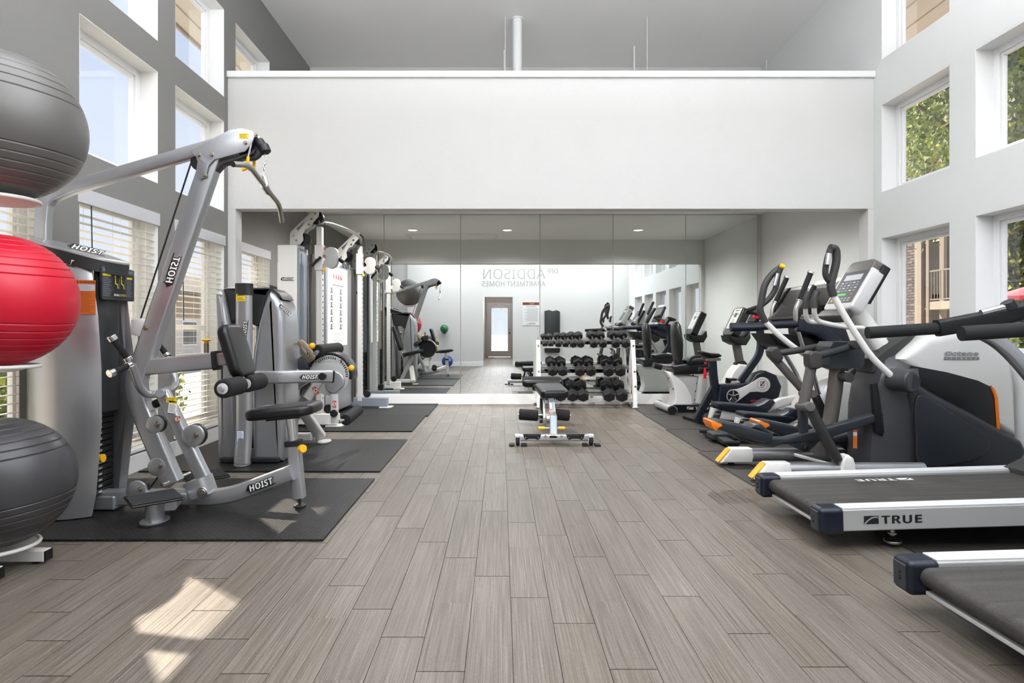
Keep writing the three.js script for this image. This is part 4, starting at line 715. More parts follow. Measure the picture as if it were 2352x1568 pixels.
// ---------------------------------------------------------------- adjustable bench in front of the rack
{
  const P = (x, y, d) => at(x, y, d);
  const t = thing('weight_bench', 'adjustable weight bench with foam rollers and transport wheels in front of dumbbells', 'bench');
  const base = mesh('base_bar', beam([P(1184, 1004, 5.45), P(1362, 1004, 5.45)], 0.068, 0.06, UP, 0, 0.012), M.silver, t);
  for (const [a, b] of [[1201, 1243], [1300, 1343]]) { const g = mesh('grip_plate', plate(flat([[a, 996], [b, 996], [b - 3, 1006], [b - 7, 1010], [b - 14, 1007], [a + 14, 1007], [a + 7, 1010], [a + 3, 1006]], 5.42), -5.422, -5.412, { bevel: 0.002 }), M.blackPlastic, base); for (const x of [a + 6, b - 7]) mesh('bolt', disc(P(x, 1005, 5.41), 0.006, 0.004), M.bolt, g); }
  for (const x of [1253, 1290]) mesh('bolt', boltAt(P(x, 1002, 5.417), 0.008), M.bolt, base);
  mesh('sticker', sheet(0.07, 0.034, P(1271, 1001, 5.416)), whiteSticker, base);
  for (const s of [1189, 1357]) {
    const c = V((s - VPX) / FOCAL * 5.43, 0.042, -5.42);
    const w = mesh('wheel', disc(c, 0.041, 0.032, X1), M.blackRubber, t);
    mesh('wheel_fork', [bx(c.x - 0.026, c.x + 0.026, 0.075, 0.1, -5.47, -5.39, 0.006), bx(c.x - 0.026, c.x - 0.02, 0.03, 0.09, -5.46, -5.4, 0.003), bx(c.x + 0.02, c.x + 0.026, 0.03, 0.09, -5.46, -5.4, 0.003)], M.platinum, w);
    mesh('floor_pad', [bx(c.x - 0.08, c.x - 0.028, 0.001, 0.016, -5.46, -5.36, 0.006), bx(c.x + 0.03, c.x + 0.085, 0.001, 0.016, -5.46, -5.36, 0.006)], M.blackRubber, w);
  }
  mesh('front_post', [beam([P(1271, 1000, 5.47), P(1271, 958, 5.58)], 0.07, 0.07, X1, 0, 0.01)], M.steelBlue, t);
  mesh('main_beam', beam([P(1271, 985, 5.52), P(1270, 950, 5.8), P(1256, 955, 6.6)], 0.075, 0.06, X1, 0.12, 0.01), M.silver, t);
  mesh('seat_post', beam([P(1272, 968, 5.72), P(1265, 915, 6.05)], 0.075, 0.06, X1, 0, 0.012), M.steelBlue, t);
  mesh('pivot_disc', disc(P(1266, 961, 5.68), 0.05, 0.1, X1), M.steel, t);
  mesh('sticker', sheetOn(0.03, 0.05, P(1265, 944, 5.77), X1, V(0, 1, -0.6)), redSticker, t);
  mesh('support_strut', [beam([P(1250, 962, 5.75), P(1249, 915, 6.15)], 0.03, 0.02, X1, 0, 0.005)], M.platinum, t);
  mesh('support_strut', [beam([P(1243, 968, 5.9), P(1243, 918, 6.3)], 0.035, 0.03, X1, 0, 0.005)], M.darkGrey, t);
  const rod = mesh('roller_tube', bar(P(1190, 952, 5.95), P(1310, 954, 5.95), 0.014), M.chrome, t);
  for (const [a, b] of [[1192, 1236], [1274, 1308]]) mesh('foam_roller', roller(P(a, 951, 5.95), P(b, 954, 5.95), 0.057, 0.014), M.foam, rod);
  for (const [a, b] of [[1236, 1252], [1283, 1298]]) mesh('adjust_handle', roller(P(a, 983, 5.56), P(b, 983, 5.56), 0.0155, 0.004), M.yellow, t);
  mesh('handle_tube', bar(P(1250, 983, 5.56), P(1285, 983, 5.56), 0.009), M.chrome, t);
  mesh('seat_pad', cushion(0.3, 0.48, 0.085, 0.06, 0.03).rotateX(-Math.PI / 2 + 0.09).rotateY(0.1).translate(0.535, 0.425, -6.22), M.blackVinyl, t);
  mesh('back_pad', [cushion(0.3, 0.75, 0.075, 0.06, 0.026).rotateX(-Math.PI / 2).translate(0.5, 0.42, -6.9)], M.blackVinyl, t);
  mesh('head_pad', cushion(0.46, 0.17, 0.085, 0.05, 0.03).rotateX(-Math.PI / 2 + 0.3).translate(0.47, 0.475, -6.68), M.blackVinyl, t);
  mesh('rear_leg', beam([V(0.49, 0.4, -6.9), V(0.49, 0.04, -7.1)], 0.06, 0.05, X1, 0, 0.01), M.silver, t);
  mesh('rear_foot', bx(0.28, 0.7, 0.012, 0.062, -7.13, -7.07, 0.01), M.silver, t);
  for (const x of [0.3, 0.68]) mesh('floor_pad', bx(x - 0.03, x + 0.03, 0.001, 0.014, -7.14, -7.06, 0.004), M.blackRubber, t);
}
// ---------------------------------------------------------------- things on the back wall, seen in the mirror
{
  const zb = -D0 - 0.002;
  const sign = thing('wall_lettering', 'thin grey lettering on the white wall over the doorway, seen in the mirror', 'lettering');
  const letterMat = printMat(2048, 640, (c, w, h) => { c.clearRect(0, 0, w, h); c.fillStyle = c.strokeStyle = '#a6a6a1'; c.lineWidth = 2.5; const put = (s, x, y, w, h) => { c.font = '100px sans-serif'; const k = c.measureText(s).width; c.setTransform(2 * w / k, 0, 0, 2 * h / 72, 2 * x, 2 * y); c.fillText(s, 0, 0); if (h < 100) { c.lineWidth = h < 60 ? 6 : 2.5; c.strokeText(s, 0, 0); } c.setTransform(1, 0, 0, 1, 0, 0); }; put('OFF', 6, 72, 150, 58); put('ADDISON', 178, 146, 838, 132); put('APARTMENT HOMES', 178, 244, 838, 66); }, 0.6, true);
  mesh('letters', new THREE.PlaneGeometry(2.29, 0.71).rotateY(Math.PI).translate(0.556, 2.53, zb - 0.002), letterMat, sign);
  const poster = thing('rules_poster', 'white rules poster with red-brown heading beside the doorway, seen in the mirror', 'poster');
  mesh('backing', bx(0.625, 1.12, 1.19, 1.88, zb - 0.008, zb, 0.002), M.vinyl, poster);
  mesh('print', new THREE.PlaneGeometry(0.485, 0.68).rotateY(Math.PI).translate(0.8725, 1.535, zb - 0.0095), printMat(360, 500, (c) => { c.fillStyle = '#dcdcda'; c.fillRect(0, 0, 360, 500); c.fillStyle = '#7a3322'; c.fillRect(0, 0, 360, 62); c.fillStyle = '#d9c9c0'; c.font = 'bold 30px serif'; c.fillText('fitness', 110, 42); c.fillStyle = '#444'; c.font = 'bold 30px sans-serif'; c.fillText('Fitness Center', 70, 104); lines(c, 28, 130, 300, 22, 13, '#9a9a98'); lines(c, 80, 440, 200, 3, 18, '#666'); }), poster);
  const hook = tag(mesh('mat_hook', [bar(V(1.32, 1.6, zb), V(1.32, 1.6, zb - 0.09), 0.008), bar(V(1.66, 1.6, zb), V(1.66, 1.6, zb - 0.09), 0.008)], M.darkGrey), 'two black hooks holding exercise mats on the back wall', 'hook');
  for (let k = 0; k < 3; k++) {
    const m = tag(mesh('exercise_mat', plate([[1.28, 0.42], [1.3, 0.4], [1.69, 0.4], [1.71, 0.42], [1.71, 1.6], [1.62, 1.64], [1.5, 1.61], [1.4, 1.645], [1.28, 1.62]], zb - 0.03 - k * 0.022, zb - 0.013 - k * 0.022, { bevel: 0.004 }), [M.darkGrey, M.slate, M.darkGrey][k]), 'dark grey exercise mat hanging on the back wall, ' + ['nearest the wall', 'middle of three', 'outermost of three'][k], 'mat', 'hanging exercise mats');
    m.position.x = (k - 1) * 0.008;
  }
  for (const [z, w] of [[-6.94, 'nearer the header'], [-8.0, 'nearer the mirror']]) { const p = thing('wall_outlet', 'white wall plate on the right alcove wall, ' + w, 'outlet'); mesh('plate', bx(XR - 0.006, XR, 1.02, 1.13, z - 0.035, z + 0.035, 0.002), M.trim, p); mesh('socket', [bx(XR - 0.009, XR - 0.006, 1.035, 1.065, z - 0.015, z + 0.015, 0.001), bx(XR - 0.009, XR - 0.006, 1.085, 1.115, z - 0.015, z + 0.015, 0.001)], M.valance, p); }
}
// ---------------------------------------------------------------- rubber mats, right side
const brownRubber = std(0x8a837b, 0.55, 0, { map: (() => { const a = gridNoise(256, 256), b = gridNoise(16, 16); return dataTex(512, 512, (u, v) => { const s = 0.36 + 0.1 * (b(u * 16, v * 16) - 0.5) + 0.1 * (a(u * 256, v * 32) - 0.5); return [s, s * 0.97, s * 0.93]; }); })() });
[[1.8, 7.35, 8.38, 'under the recumbent bike'], [1.785, 6.27, 7.33, 'under the upright bike'], [1.755, 5.13, 6.25, 'under the far elliptical'], [1.72, 4.0, 5.11, 'under the big elliptical'], [1.98, 2.7, 3.98, 'under the nearer treadmill and its far rail'], [1.98, 1.4, 2.68, 'under the treadmill closest to the camera']].forEach(([x, a, b, w]) =>
  tag(mesh('floor_mat', matBox(x, 3.73, a, b, 0.007), brownRubber), 'thin brownish rubber mat ' + w, 'mat', 'thin mats along the right wall'));

// the treadmill maker's mark: a dark block with a pale arch, then four wide capitals
const trueDraw = (ink) => (c, w, h) => { c.clearRect(0, 0, w, h); c.fillStyle = ink; c.fillRect(10, 30, 120, 66); c.globalCompositeOperation = 'destination-out'; c.lineWidth = 13; c.beginPath(); c.moveTo(16, 96); c.quadraticCurveTo(70, 28, 126, 44); c.stroke(); c.globalCompositeOperation = 'source-over'; c.font = 'bold 92px sans-serif'; const k = c.measureText('TRUE').width; c.setTransform(345 / k, 0, 0, 1, 150, 97); c.fillText('TRUE', 0, 0); };
const trueDark = printMat(512, 128, trueDraw('#15171b'), 0.5, true), trueLight = printMat(512, 128, trueDraw('#d8d8d8'), 0.5, true);
const beltTex = (() => { const a = gridNoise(64, 64), b = gridNoise(512, 512); return dataTex(512, 512, (u, v) => { const s = 0.235 + 0.08 * (a(u * 4, v * 40) - 0.5) + 0.1 * (b(u * 512, v * 512) - 0.5); return [s, s * 0.95, s * 0.9]; }); })();
const belt = std(0xffffff, 0.68, 0, { map: beltTex });
const keypad = printMat(256, 320, (c) => { c.fillStyle = '#33353a'; c.fillRect(0, 0, 256, 320); c.fillStyle = '#b9bcbe'; c.fillRect(40, 40, 176, 56); for (let r = 0; r < 4; r++) for (let q = 0; q < 5; q++) { c.fillStyle = (r + q) % 3 ? '#85888c' : '#c9cbcd'; c.fillRect(36 + q * 40, 116 + r * 26, 24, 10); } c.fillStyle = '#2fd02c'; c.fillRect(40, 228, 110, 20); c.fillStyle = '#e02a30'; c.fillRect(196, 228, 16, 16); c.fillStyle = '#e9b520'; c.fillRect(24, 282, 30, 22); for (let q = 0; q < 4; q++) { c.fillStyle = '#9a9da0'; c.fillRect(86 + q * 36, 270, 22, 12); c.fillRect(86 + q * 36, 292, 22, 12); } });
const bikeFace = printMat(200, 300, (c) => { c.fillStyle = '#b6b7b2'; c.fillRect(0, 0, 200, 300); c.fillStyle = '#3a3c3a'; c.fillRect(50, 24, 100, 14); c.fillRect(64, 66, 72, 66); for (const x of [34, 158]) { c.beginPath(); c.arc(x, 90, 12, 0, 7); c.fill(); } lines(c, 60, 160, 80, 6, 16, '#6d706c'); c.fillStyle = '#8f928c'; c.fillRect(40, 262, 120, 20); });
// slab whose face looks back along -x: z from near to far, rising from bottom to top
function slabFace(bx0, by0, tx, ty, zN, zF, thick, r = 0.03) {
  const h = Math.hypot(tx - bx0, ty - by0), w = Math.abs(zN - zF), a = Math.atan2(ty - by0, tx - bx0);
  const c = V((bx0 + tx) / 2, (by0 + ty) / 2, (zN + zF) / 2), up = V(Math.cos(a), Math.sin(a), 0), n = V(-Math.sin(a), Math.cos(a), 0), right = up.clone().cross(n);
  const m = new THREE.Matrix4().makeBasis(right, up, n).setPosition(c.clone().addScaledVector(n, -thick / 2));
  return { g: plate(rrect(w, h, r, 4), -thick / 2, thick / 2, { bevel: Math.min(0.012, thick * 0.3), seg: 3 }).applyMatrix4(m), face: (k, mat, name, parent, kh = k, dy = 0) => mesh(name, new THREE.PlaneGeometry(w * k, h * kh).translate(0, dy * h, 0).applyMatrix4(new THREE.Matrix4().makeBasis(right, up, n).setPosition(c.clone().addScaledVector(n, 0.002))), mat, parent), c, n, up, right };
}
// ---------------------------------------------------------------- treadmills
function treadmill(label) {
  const t = thing('treadmill', label, 'treadmill', 'treadmills in the near right corner');
  const L = 1.75, W = 0.72, zN = -W / 2, rail = 0.085;                 // built with its rear end at x = 0, centred on z = 0
  const topMat = std(0xe6e6e8, 0.35, 0.25);
  for (const s of [1, -1]) {
    const z0 = s * (W / 2 - rail), z1 = s * W / 2, r = mesh('side_rail', [bx(0.06, L, 0.085, 0.192, Math.min(z0, z1), Math.max(z0, z1), 0.008)], M.lightGrey, t);
    for (let k = 0; k < 4; k++) mesh('rail_ridge', bx(0.07, L, 0.191, 0.199, s * (W / 2 - 0.012 - k * 0.0195) - 0.008, s * (W / 2 - 0.012 - k * 0.0195) + 0.008, 0.002), topMat, r);
    if (s > 0) { const m = mesh('maker_mark', sheetOn(0.3, 0.075, V(0.31, 0.139, W / 2), X1, UP), trueDark, r); m.userData.label = 'dark maker mark on the rail side'; }
    else { const m = mesh('maker_mark', sheetOn(0.3, 0.075, V(0.31, 0.139, -W / 2), V(-1, 0, 0), UP), trueDark, r); m.userData.label = 'dark maker mark on the rail side'; }
    const c = mesh('end_cap', bx(-0.045, 0.075, 0.07, 0.2, Math.min(s * (W / 2 - rail - 0.012), s * (W / 2 + 0.006)), Math.max(s * (W / 2 - rail - 0.012), s * (W / 2 + 0.006)), 0.022), M.navy, t);
    mesh('cap_panel', bx(-0.05, -0.04, 0.088, 0.182, s * (W / 2 - 0.045) - 0.034, s * (W / 2 - 0.045) + 0.034, 0.004), M.slate, c);
    for (const y of [0.125, 0.148]) mesh('adjust_screw', disc(V(-0.051, y, s * (W / 2 - 0.05)), 0.006, 0.006, X1), M.blackPlastic, c);
    mesh('level_foot', [bar(V(0.36, 0.03, s * 0.27), V(0.36, 0.09, s * 0.27), 0.012), disc(V(0.36, 0.012 - 0.36 * 0.03, s * 0.27), 0.04, 0.014, UP), disc(V(0.36, 0.04, s * 0.27), 0.02, 0.012, UP)], M.steel, t);
  }
  const w = W - 2 * rail - 0.02;
  const bt = mesh('running_belt', merge([bx(0.03, L + 0.05, 0.165, 0.178, -w / 2, w / 2, 0.002), bx(0.03, L, 0.105, 0.112, -w / 2, w / 2, 0.002), bar(V(0.03, 0.1415, -w / 2), V(0.03, 0.1415, w / 2), 0.0365, 0.0365, 28)]), belt, t);
  metreUV(bt.geometry);
  const bm = mesh('belt_mark', sheetOn(0.34, 0.085, V(0.62, 0.178, -w / 2 + 0.075), V(-1, 0, 0), V(0, 0, 1)), trueLight, bt); bm.userData.label = 'pale maker mark printed on the belt';
  mesh('rear_crossbar', bx(0.012, 0.04, 0.078, 0.094, -w / 2, w / 2, 0.004), M.platinum, t);
  mesh('deck_board', bx(0.08, L, 0.12, 0.155, -w / 2 - 0.01, w / 2 + 0.01, 0.004), M.blackPlastic, t);
  mesh('motor_hood', loft([[1.42, 0.205, 0.36], [1.55, 0.25, 0.38], [1.7, 0.3, 0.385], [1.9, 0.31, 0.38], [2.02, 0.27, 0.36], [2.06, 0.2, 0.34]].map(([x, h, q]) => [[-q, 0.06], [q, 0.06], [q, h - 0.04], [q - 0.05, h], [-q + 0.05, h], [-q, h - 0.04]].map(([z, y]) => V(x, y, z)))), M.charcoal, t);
  for (const s of [1, -1]) {
    mesh('upright', sweep(spline([V(1.92, 0.2, s * 0.38), V(1.84, 0.45, s * 0.4), V(1.68, 0.72, s * 0.4), V(1.46, 0.95, s * 0.39), V(1.24, 1.05, s * 0.38)], 24), rrect(0.085, 0.06, 0.02), Z1), M.silver, t);
    mesh('hand_rail', sweep([V(0.66, 1.02, s * 0.36), V(1.1, 1.035, s * 0.36), V(1.2, 1.04, s * 0.35)], oval(0.036, 0.03), Z1), M.blackRubber, t);
    mesh('rail_housing', sweep([V(1.08, 1.035, s * 0.36), V(1.18, 1.05, s * 0.35), V(1.45, 1.1, s * 0.3), V(1.6, 1.14, s * 0.25)], rrect(0.1, 0.07, 0.02), Z1), M.blackPlastic, t);
    mesh('pulse_grip', bar(V(1.3, 1.12, s * 0.3), V(1.42, 1.15, s * 0.28), 0.018), M.chrome, t);
    mesh('control_pod', disc(V(1.45, 1.16, s * 0.28), 0.035, 0.05, V(-0.5, 0.86, 0)), M.slate, t);
    mesh('wheel', disc(V(1.95, 0.045, s * 0.3), 0.04, 0.03), M.blackRubber, t);
  }
  const con = slabFace(1.5, 1.12, 1.72, 1.46, 0.3, -0.3, 0.07); const c = mesh('console', con.g, M.blackPlastic, t);
  con.face(0.62, M.screen, 'screen', c, 0.5, 0.18); con.face(0.8, keypad, 'key_panel', c, 0.3, -0.28);
  mesh('console_arm', beam([V(1.62, 1.15, 0), V(1.75, 1.3, 0)], 0.2, 0.05, Z1, 0, 0.01), M.silver, t);
  return t;
}
const tm1 = treadmill('treadmill with pale rails standing beside the big grey elliptical');
tm1.position.set(1.58, 0.012, -3.17); tm1.rotation.z = 0.03;
const tm2 = dup(tm1, 'treadmill closest to the camera, cut by the right frame edge');
tm2.position.set(1.56, 0.012, -1.9);

// ---------------------------------------------------------------- big elliptical with pale cowl
{
  const P = (x, y, d) => at(x, y, d), N = 4.14, C = 4.38, B = 4.62;
  const t = thing('elliptical', 'big grey elliptical with pale cowl, orange edge stripe and green lit console', 'elliptical');
  const dark = std(0x282c31, 0.34, 0.05), pale = std(0xcfcfcb, 0.4, 0.1), G = std(0x434346, 0.38, 0.05);
  // lower shell, wide at the front, tapering to the tail
  const low = [[2038, 900], [2046, 876], [2062, 872], [2092, 892], [2180, 938], [2291, 1000], [2303, 1024], [2281, 1062], [2099, 1070], [2076, 1066], [2060, 990]];
  mesh('lower_shell', plate(flat(low, C), -C - 0.21, -C + 0.23, { bevel: 0.06, seg: 6 }), dark, t);
  const pan = mesh('shell_panel', plate(flat([[2096, 906], [2190, 958], [2250, 1000], [2258, 1018], [2238, 1046], [2200, 1058], [2100, 1062], [2090, 1000]], 4.2), -4.155, -4.135, { bevel: 0.009, smooth: 70, seg: 3 }), dark, t);
  mesh('front_cowl', loft([[1064, 1962, 0.17], [1052, 1962, 0.18], [1000, 1964, 0.19], [930, 1968, 0.2], [880, 1976, 0.2], [845, 1990, 0.18], [820, 2006, 0.13], [806, 2022, 0.07]].map(([y, x, q]) => { const a = P(x, y, C), b = P(2070, y, C); return [[a.x + 0.1, q], [a.x + 0.03, q * 0.8], [a.x, q * 0.4], [a.x, -q * 0.4], [a.x + 0.03, -q * 0.8], [a.x + 0.1, -q], [b.x, -q], [b.x, q]].map(([x0, z]) => V(x0, a.y, -C + z)); })), G, t);
  for (const [x0, x1, d] of [[2000, 2014, 4.2], [1986, 1996, 4.47]]) mesh('arm_slot', plate(flat([[x0, 882], [x1 - 3, 878], [x1 + 2, 900], [x1 + 14, 990], [x1 + 10, 1000], [x0 + 8, 992]], d), -d - 0.02, -d + 0.02, { bevel: 0.006 }), M.blackPlastic, t);
  // pale upper cowl
  const cowl = mesh('upper_cowl', plate(flat([[2027, 822], [2060, 796], [2092, 772], [2145, 760], [2210, 757], [2240, 762], [2264, 789], [2284, 832], [2293, 880], [2295, 1000], [2180, 935], [2092, 890], [2060, 850]], C), -C - 0.17, -C + 0.17, { bevel: 0.07, seg: 7 }), pale, t);
  mesh('side_insert', plate(flat([[2076, 849], [2090, 839], [2171, 854], [2241, 873], [2268, 886], [2279, 912], [2284, 994], [2188, 943], [2104, 901], [2090, 886]], 4.23), -4.235, -4.205, { bevel: 0.006 }), M.blackGloss, cowl);
  mesh('edge_stripe', plate(flat([[2270, 884], [2279, 893], [2286, 912], [2292, 998], [2285, 994], [2279, 912]], 4.225), -4.228, -4.2, { bevel: 0.002 }), M.orange, cowl);
  const om = mesh('maker_mark', sheetOn(0.27, 0.07, P(2208, 816, 4.207), X1, UP), printMat(384, 100, (c, w, h) => { c.clearRect(0, 0, w, h); c.font = 'italic bold 70px sans-serif'; c.lineWidth = 5; c.strokeStyle = '#6f7274'; const k = 350 / c.measureText('Octane').width; c.setTransform(k, 0, 0, 0.85, 10, 54); c.strokeText('Octane', 0, 0); c.setTransform(1, 0, 0, 1, 0, 0); c.fillStyle = '#6f7274'; c.fillRect(14, 66, 360, 28); c.fillStyle = '#d4d4d0'; c.font = 'bold 24px sans-serif'; for (let i = 0; i < 7; i++) c.fillText('FITNESS'[i], 34 + i * 50, 89); }, 0.5, true), cowl);
  om.userData.label = 'outlined maker mark on the cowl';
  mesh('neck', loft([[1985, 838, 0.1], [2015, 812, 0.11], [2048, 790, 0.09], [2078, 772, 0.07], [2096, 764, 0.04]].map(([x, y, q], i) => { const a = P(x, y, C), h = [0.05, 0.06, 0.045, 0.03, 0.015][i]; return [[-q, -h], [q, -h], [q, h * 0.5], [q * 0.6, h], [-q * 0.6, h], [-q, h * 0.5]].map(([z, y0]) => V(a.x, a.y + y0, a.z + z)); })), M.charcoal, t);
  const hub = (x, y, s) => { const d = C - s * 0.2, h = mesh('arm_hub', roller(P(x - 14, y - 2, d), V(P(x, y, d).x + 0.015, P(x, y, d).y, -C + s * 0.345), 0.078, 0.016), G, t); mesh('hub_cap', disc(V(P(x, y, d).x + 0.015, P(x, y, d).y, -C + s * 0.345), 0.05, 0.008), M.slate, h); };
  hub(2060, 872, 1); hub(1990, 866, -1);
  // console column and console
  mesh('console_column', sweep([P(2022, 797, C), P(1958, 703, C)], oval(0.068, 0.062), Z1), M.whitePaint, t);
  const con = slabFace(2.5, 1.22, 2.68, 1.53, -4.2, -4.56, 0.1, 0.04), cs = mesh('console', con.g, M.platinum, t);
  con.face(0.86, keypad, 'key_panel', cs, 0.78, 0.05);
  mesh('console_top', slabFace(2.655, 1.49, 2.71, 1.59, -4.22, -4.54, 0.11, 0.05).g, M.taupeGrey, cs);
  mesh('console_vent', slabFace(2.6, 1.28, 2.75, 1.54, -4.215, -4.205, 0.06, 0.003).g, M.blackPlastic, cs);
  mesh('console_tray', slabFace(2.44, 1.17, 2.5, 1.225, -4.21, -4.55, 0.07, 0.02).g, M.charcoal, cs);
  // moving arms: near and far
  const tubeOf = (pts, d0, d1) => spline(pts.map(([x, y], i) => P(x, y, d0 + (d1 - d0) * i / (pts.length - 1))), 40);
  const nearArm = mesh('moving_arm', sweep(tubeOf([[1913, 676], [1936, 718], [1968, 770], [2003, 820], [2046, 862]], 4.1, 4.12), circle(0.022, 14), Z1), M.whitePaint, t);
  mesh('grip', sweep(tubeOf([[1906, 569], [1918, 572], [1921, 596], [1914, 630], [1908, 655], [1914, 680]], 4.08, 4.1), circle(0.027, 14), Z1), M.charcoal, nearArm);
  mesh('grip', sweep(tubeOf([[1907, 572], [1899, 600], [1896, 630], [1904, 645], [1911, 650]], 4.06, 4.1), circle(0.02, 12), Z1), M.charcoal, nearArm);
  mesh('pulse_sensor', bar(P(1904, 582, 4.045), P(1900, 608, 4.045), 0.018), M.chrome, nearArm);
  const farArm = mesh('moving_arm', sweep(tubeOf([[1757, 738], [1790, 770], [1828, 800], [1880, 832], [1960, 866]], 4.68, 4.66), circle(0.022, 14), Z1), M.whitePaint, t);
  mesh('grip', sweep(tubeOf([[1795, 612], [1773, 629], [1757, 654], [1749, 690], [1746, 712], [1758, 740]], 4.66, 4.68), circle(0.026, 14), Z1), M.charcoal, farArm);
  mesh('grip', sweep(tubeOf([[1793, 616], [1787, 632], [1782, 660], [1768, 684], [1750, 700]], 4.64, 4.68), circle(0.022, 12), Z1), M.charcoal, farArm);
  mesh('grip_button', disc(P(1797, 611, 4.63), 0.022, 0.02, V(0.2, 0.6, 0.8).normalize()), M.yellow, farArm);
  mesh('pulse_sensor', bar(P(1786, 628, 4.62), P(1779, 656, 4.62), 0.014), M.chrome, farArm);
  for (const [pts, d] of [[[[1878, 735], [1905, 744], [1950, 751], [1982, 753]], 4.2], [[[1858, 737], [1885, 740], [1910, 741], [1950, 752]], 4.5]]) {
    const q = pts[0], a = mesh('fixed_handle', sweep(tubeOf([[q[0] - 8, q[1] - 30], [q[0] - 7, q[1] - 14], ...pts], d - 0.06, d + 0.08), circle(0.017, 12), Z1), M.whitePaint, t);
    mesh('grip', sweep(tubeOf([[q[0] - 1, q[1] - 66], [q[0] - 7, q[1] - 50], [q[0] - 8, q[1] - 28]], d - 0.06, d - 0.06), circle(0.022, 12), Z1), M.charcoal, a);
  }
  // rear linkage: hub box, cross links, post
  mesh('hub_box', loft([[844, 1892, 1962], [835, 1889, 1966], [812, 1889, 1967], [795, 1891, 1966], [784, 1898, 1950]].map(([y, x0, x1]) => { const a = P(x0, y, C), b = P(x1, y, C); return [[a.x, 0.1], [b.x, 0.1], [b.x, -0.1], [a.x, -0.1]].map(([x, z]) => V(x, a.y, -C + z)); }), 0.3), M.slate, t);
  mesh('cross_link', sweep(tubeOf([[1874, 818], [1920, 806], [1961, 793]], 4.18, 4.24), circle(0.026, 14), Z1), M.slate, t);
  mesh('cross_link', sweep(tubeOf([[1788, 811], [1840, 803], [1900, 792]], 4.62, 4.56), circle(0.026, 14), Z1), M.charcoal, t);
  mesh('link_cap', disc(P(1962, 792, 4.2), 0.032, 0.06), M.charcoal, t);
  mesh('link_knuckle', plate(flat([[1849, 812], [1856, 805], [1872, 806], [1880, 814], [1880, 842], [1868, 847], [1854, 846], [1850, 836]], 4.16), -4.2, -4.1, { bevel: 0.018, seg: 4 }), M.charcoal, t);
  mesh('link_knuckle', plate(flat([[1761, 806], [1768, 797], [1780, 796], [1793, 820], [1788, 830], [1778, 833], [1764, 818]], 4.62), -4.66, -4.56, { bevel: 0.018, seg: 4 }), M.charcoal, t);
  mesh('rear_post', sweep([P(1923, 843, C), P(1917, 900, C), P(1906, 970, C), P(1880, 1045, C)], circle(0.052, 20), Z1), M.taupeGrey, t);
  mesh('post_joint', disc(P(1940, 865, 4.3), 0.036, 0.12), M.charcoal, t);
  mesh('swing_link', sweep([P(1863, 844, 4.16), P(1846, 928, 4.16)], circle(0.036, 16), Z1), M.taupeGrey, t);
  mesh('swing_link', sweep([P(1784, 828, 4.62), P(1842, 893, 4.6)], circle(0.032, 16), Z1), M.taupeGrey, t);
  mesh('joint_tube', roller(P(1836, 933, 4.25), P(1862, 934, 4.02), 0.034, 0.008), M.taupeGrey, t);
  mesh('joint_tube', roller(P(1842, 903, 4.6), P(1868, 905, 4.4), 0.032, 0.008), M.taupeGrey, t);
  mesh('flat_link', plate(flat([[1836, 938], [1856, 938], [1857, 1026], [1852, 1036], [1845, 1038], [1840, 1030]], 4.2), -4.24, -4.19, { bevel: 0.012, seg: 3 }), M.slate, t);
  mesh('flat_link', plate(flat([[1866, 908], [1880, 904], [1906, 958], [1900, 972], [1890, 966]], 4.5), -4.54, -4.48, { bevel: 0.012, seg: 3 }), M.darkGrey, t);
  mesh('stay_tube', sweep([P(1861, 940, 4.06), P(1923, 1056, 4.1)], circle(0.036, 16), Z1), M.charcoal, t);
  mesh('link_bolt', [disc(P(1850, 1029, 4.17), 0.022, 0.03), disc(P(1850, 1029, 4.155), 0.01, 0.02)], M.blackPlastic, t);
  // pedal arms and foot trays
  const pedal = (dx, dy, d) => {
    const F = (pts) => flat(pts.map(([x, y]) => [x + dx, y + dy]), d);
    const a = mesh('pedal_arm', [plate(F([[1672, 994], [1762, 1002], [1800, 1003], [1840, 993], [1905, 976], [2023, 944], [2024, 962], [1912, 1000], [1884, 1012], [1800, 1016], [1772, 1025], [1732, 1020], [1700, 1010]]), -d - 0.035, -d + 0.035, { bevel: 0.014, seg: 3 })], M.slate, t);
    const tr = mesh('foot_tray', [plate(F([[1632, 963], [1650, 963], [1700, 974], [1740, 985], [1764, 994], [1762, 1005], [1748, 1012], [1720, 1008], [1679, 996], [1640, 980], [1630, 970]]), -d - 0.085, -d + 0.085, { bevel: 0.012, seg: 3 })], dark, a);
    mesh('toe_cup', plate(F([[1713, 978], [1723, 971], [1738, 970], [1745, 976], [1764, 993], [1755, 1002], [1740, 996], [1738, 984], [1726, 980]]), -d - 0.08, -d + 0.08, { bevel: 0.008 }), dark, tr);
    mesh('tip_guard', plate(F([[1623, 964], [1628, 962], [1647, 968], [1650, 974], [1640, 979], [1636, 985], [1630, 982], [1624, 972]]), -d - 0.088, -d + 0.088, { bevel: 0.008 }), M.orange, tr);
    mesh('gusset', plate(F([[1800, 1014], [1838, 1004], [1883, 994], [1882, 1010], [1856, 1035], [1846, 1037]]), -d - 0.05, -d + 0.02, { bevel: 0.006 }), M.slate, a);
  };
  pedal(0, 0, 4.22); pedal(108, 0, 4.55);
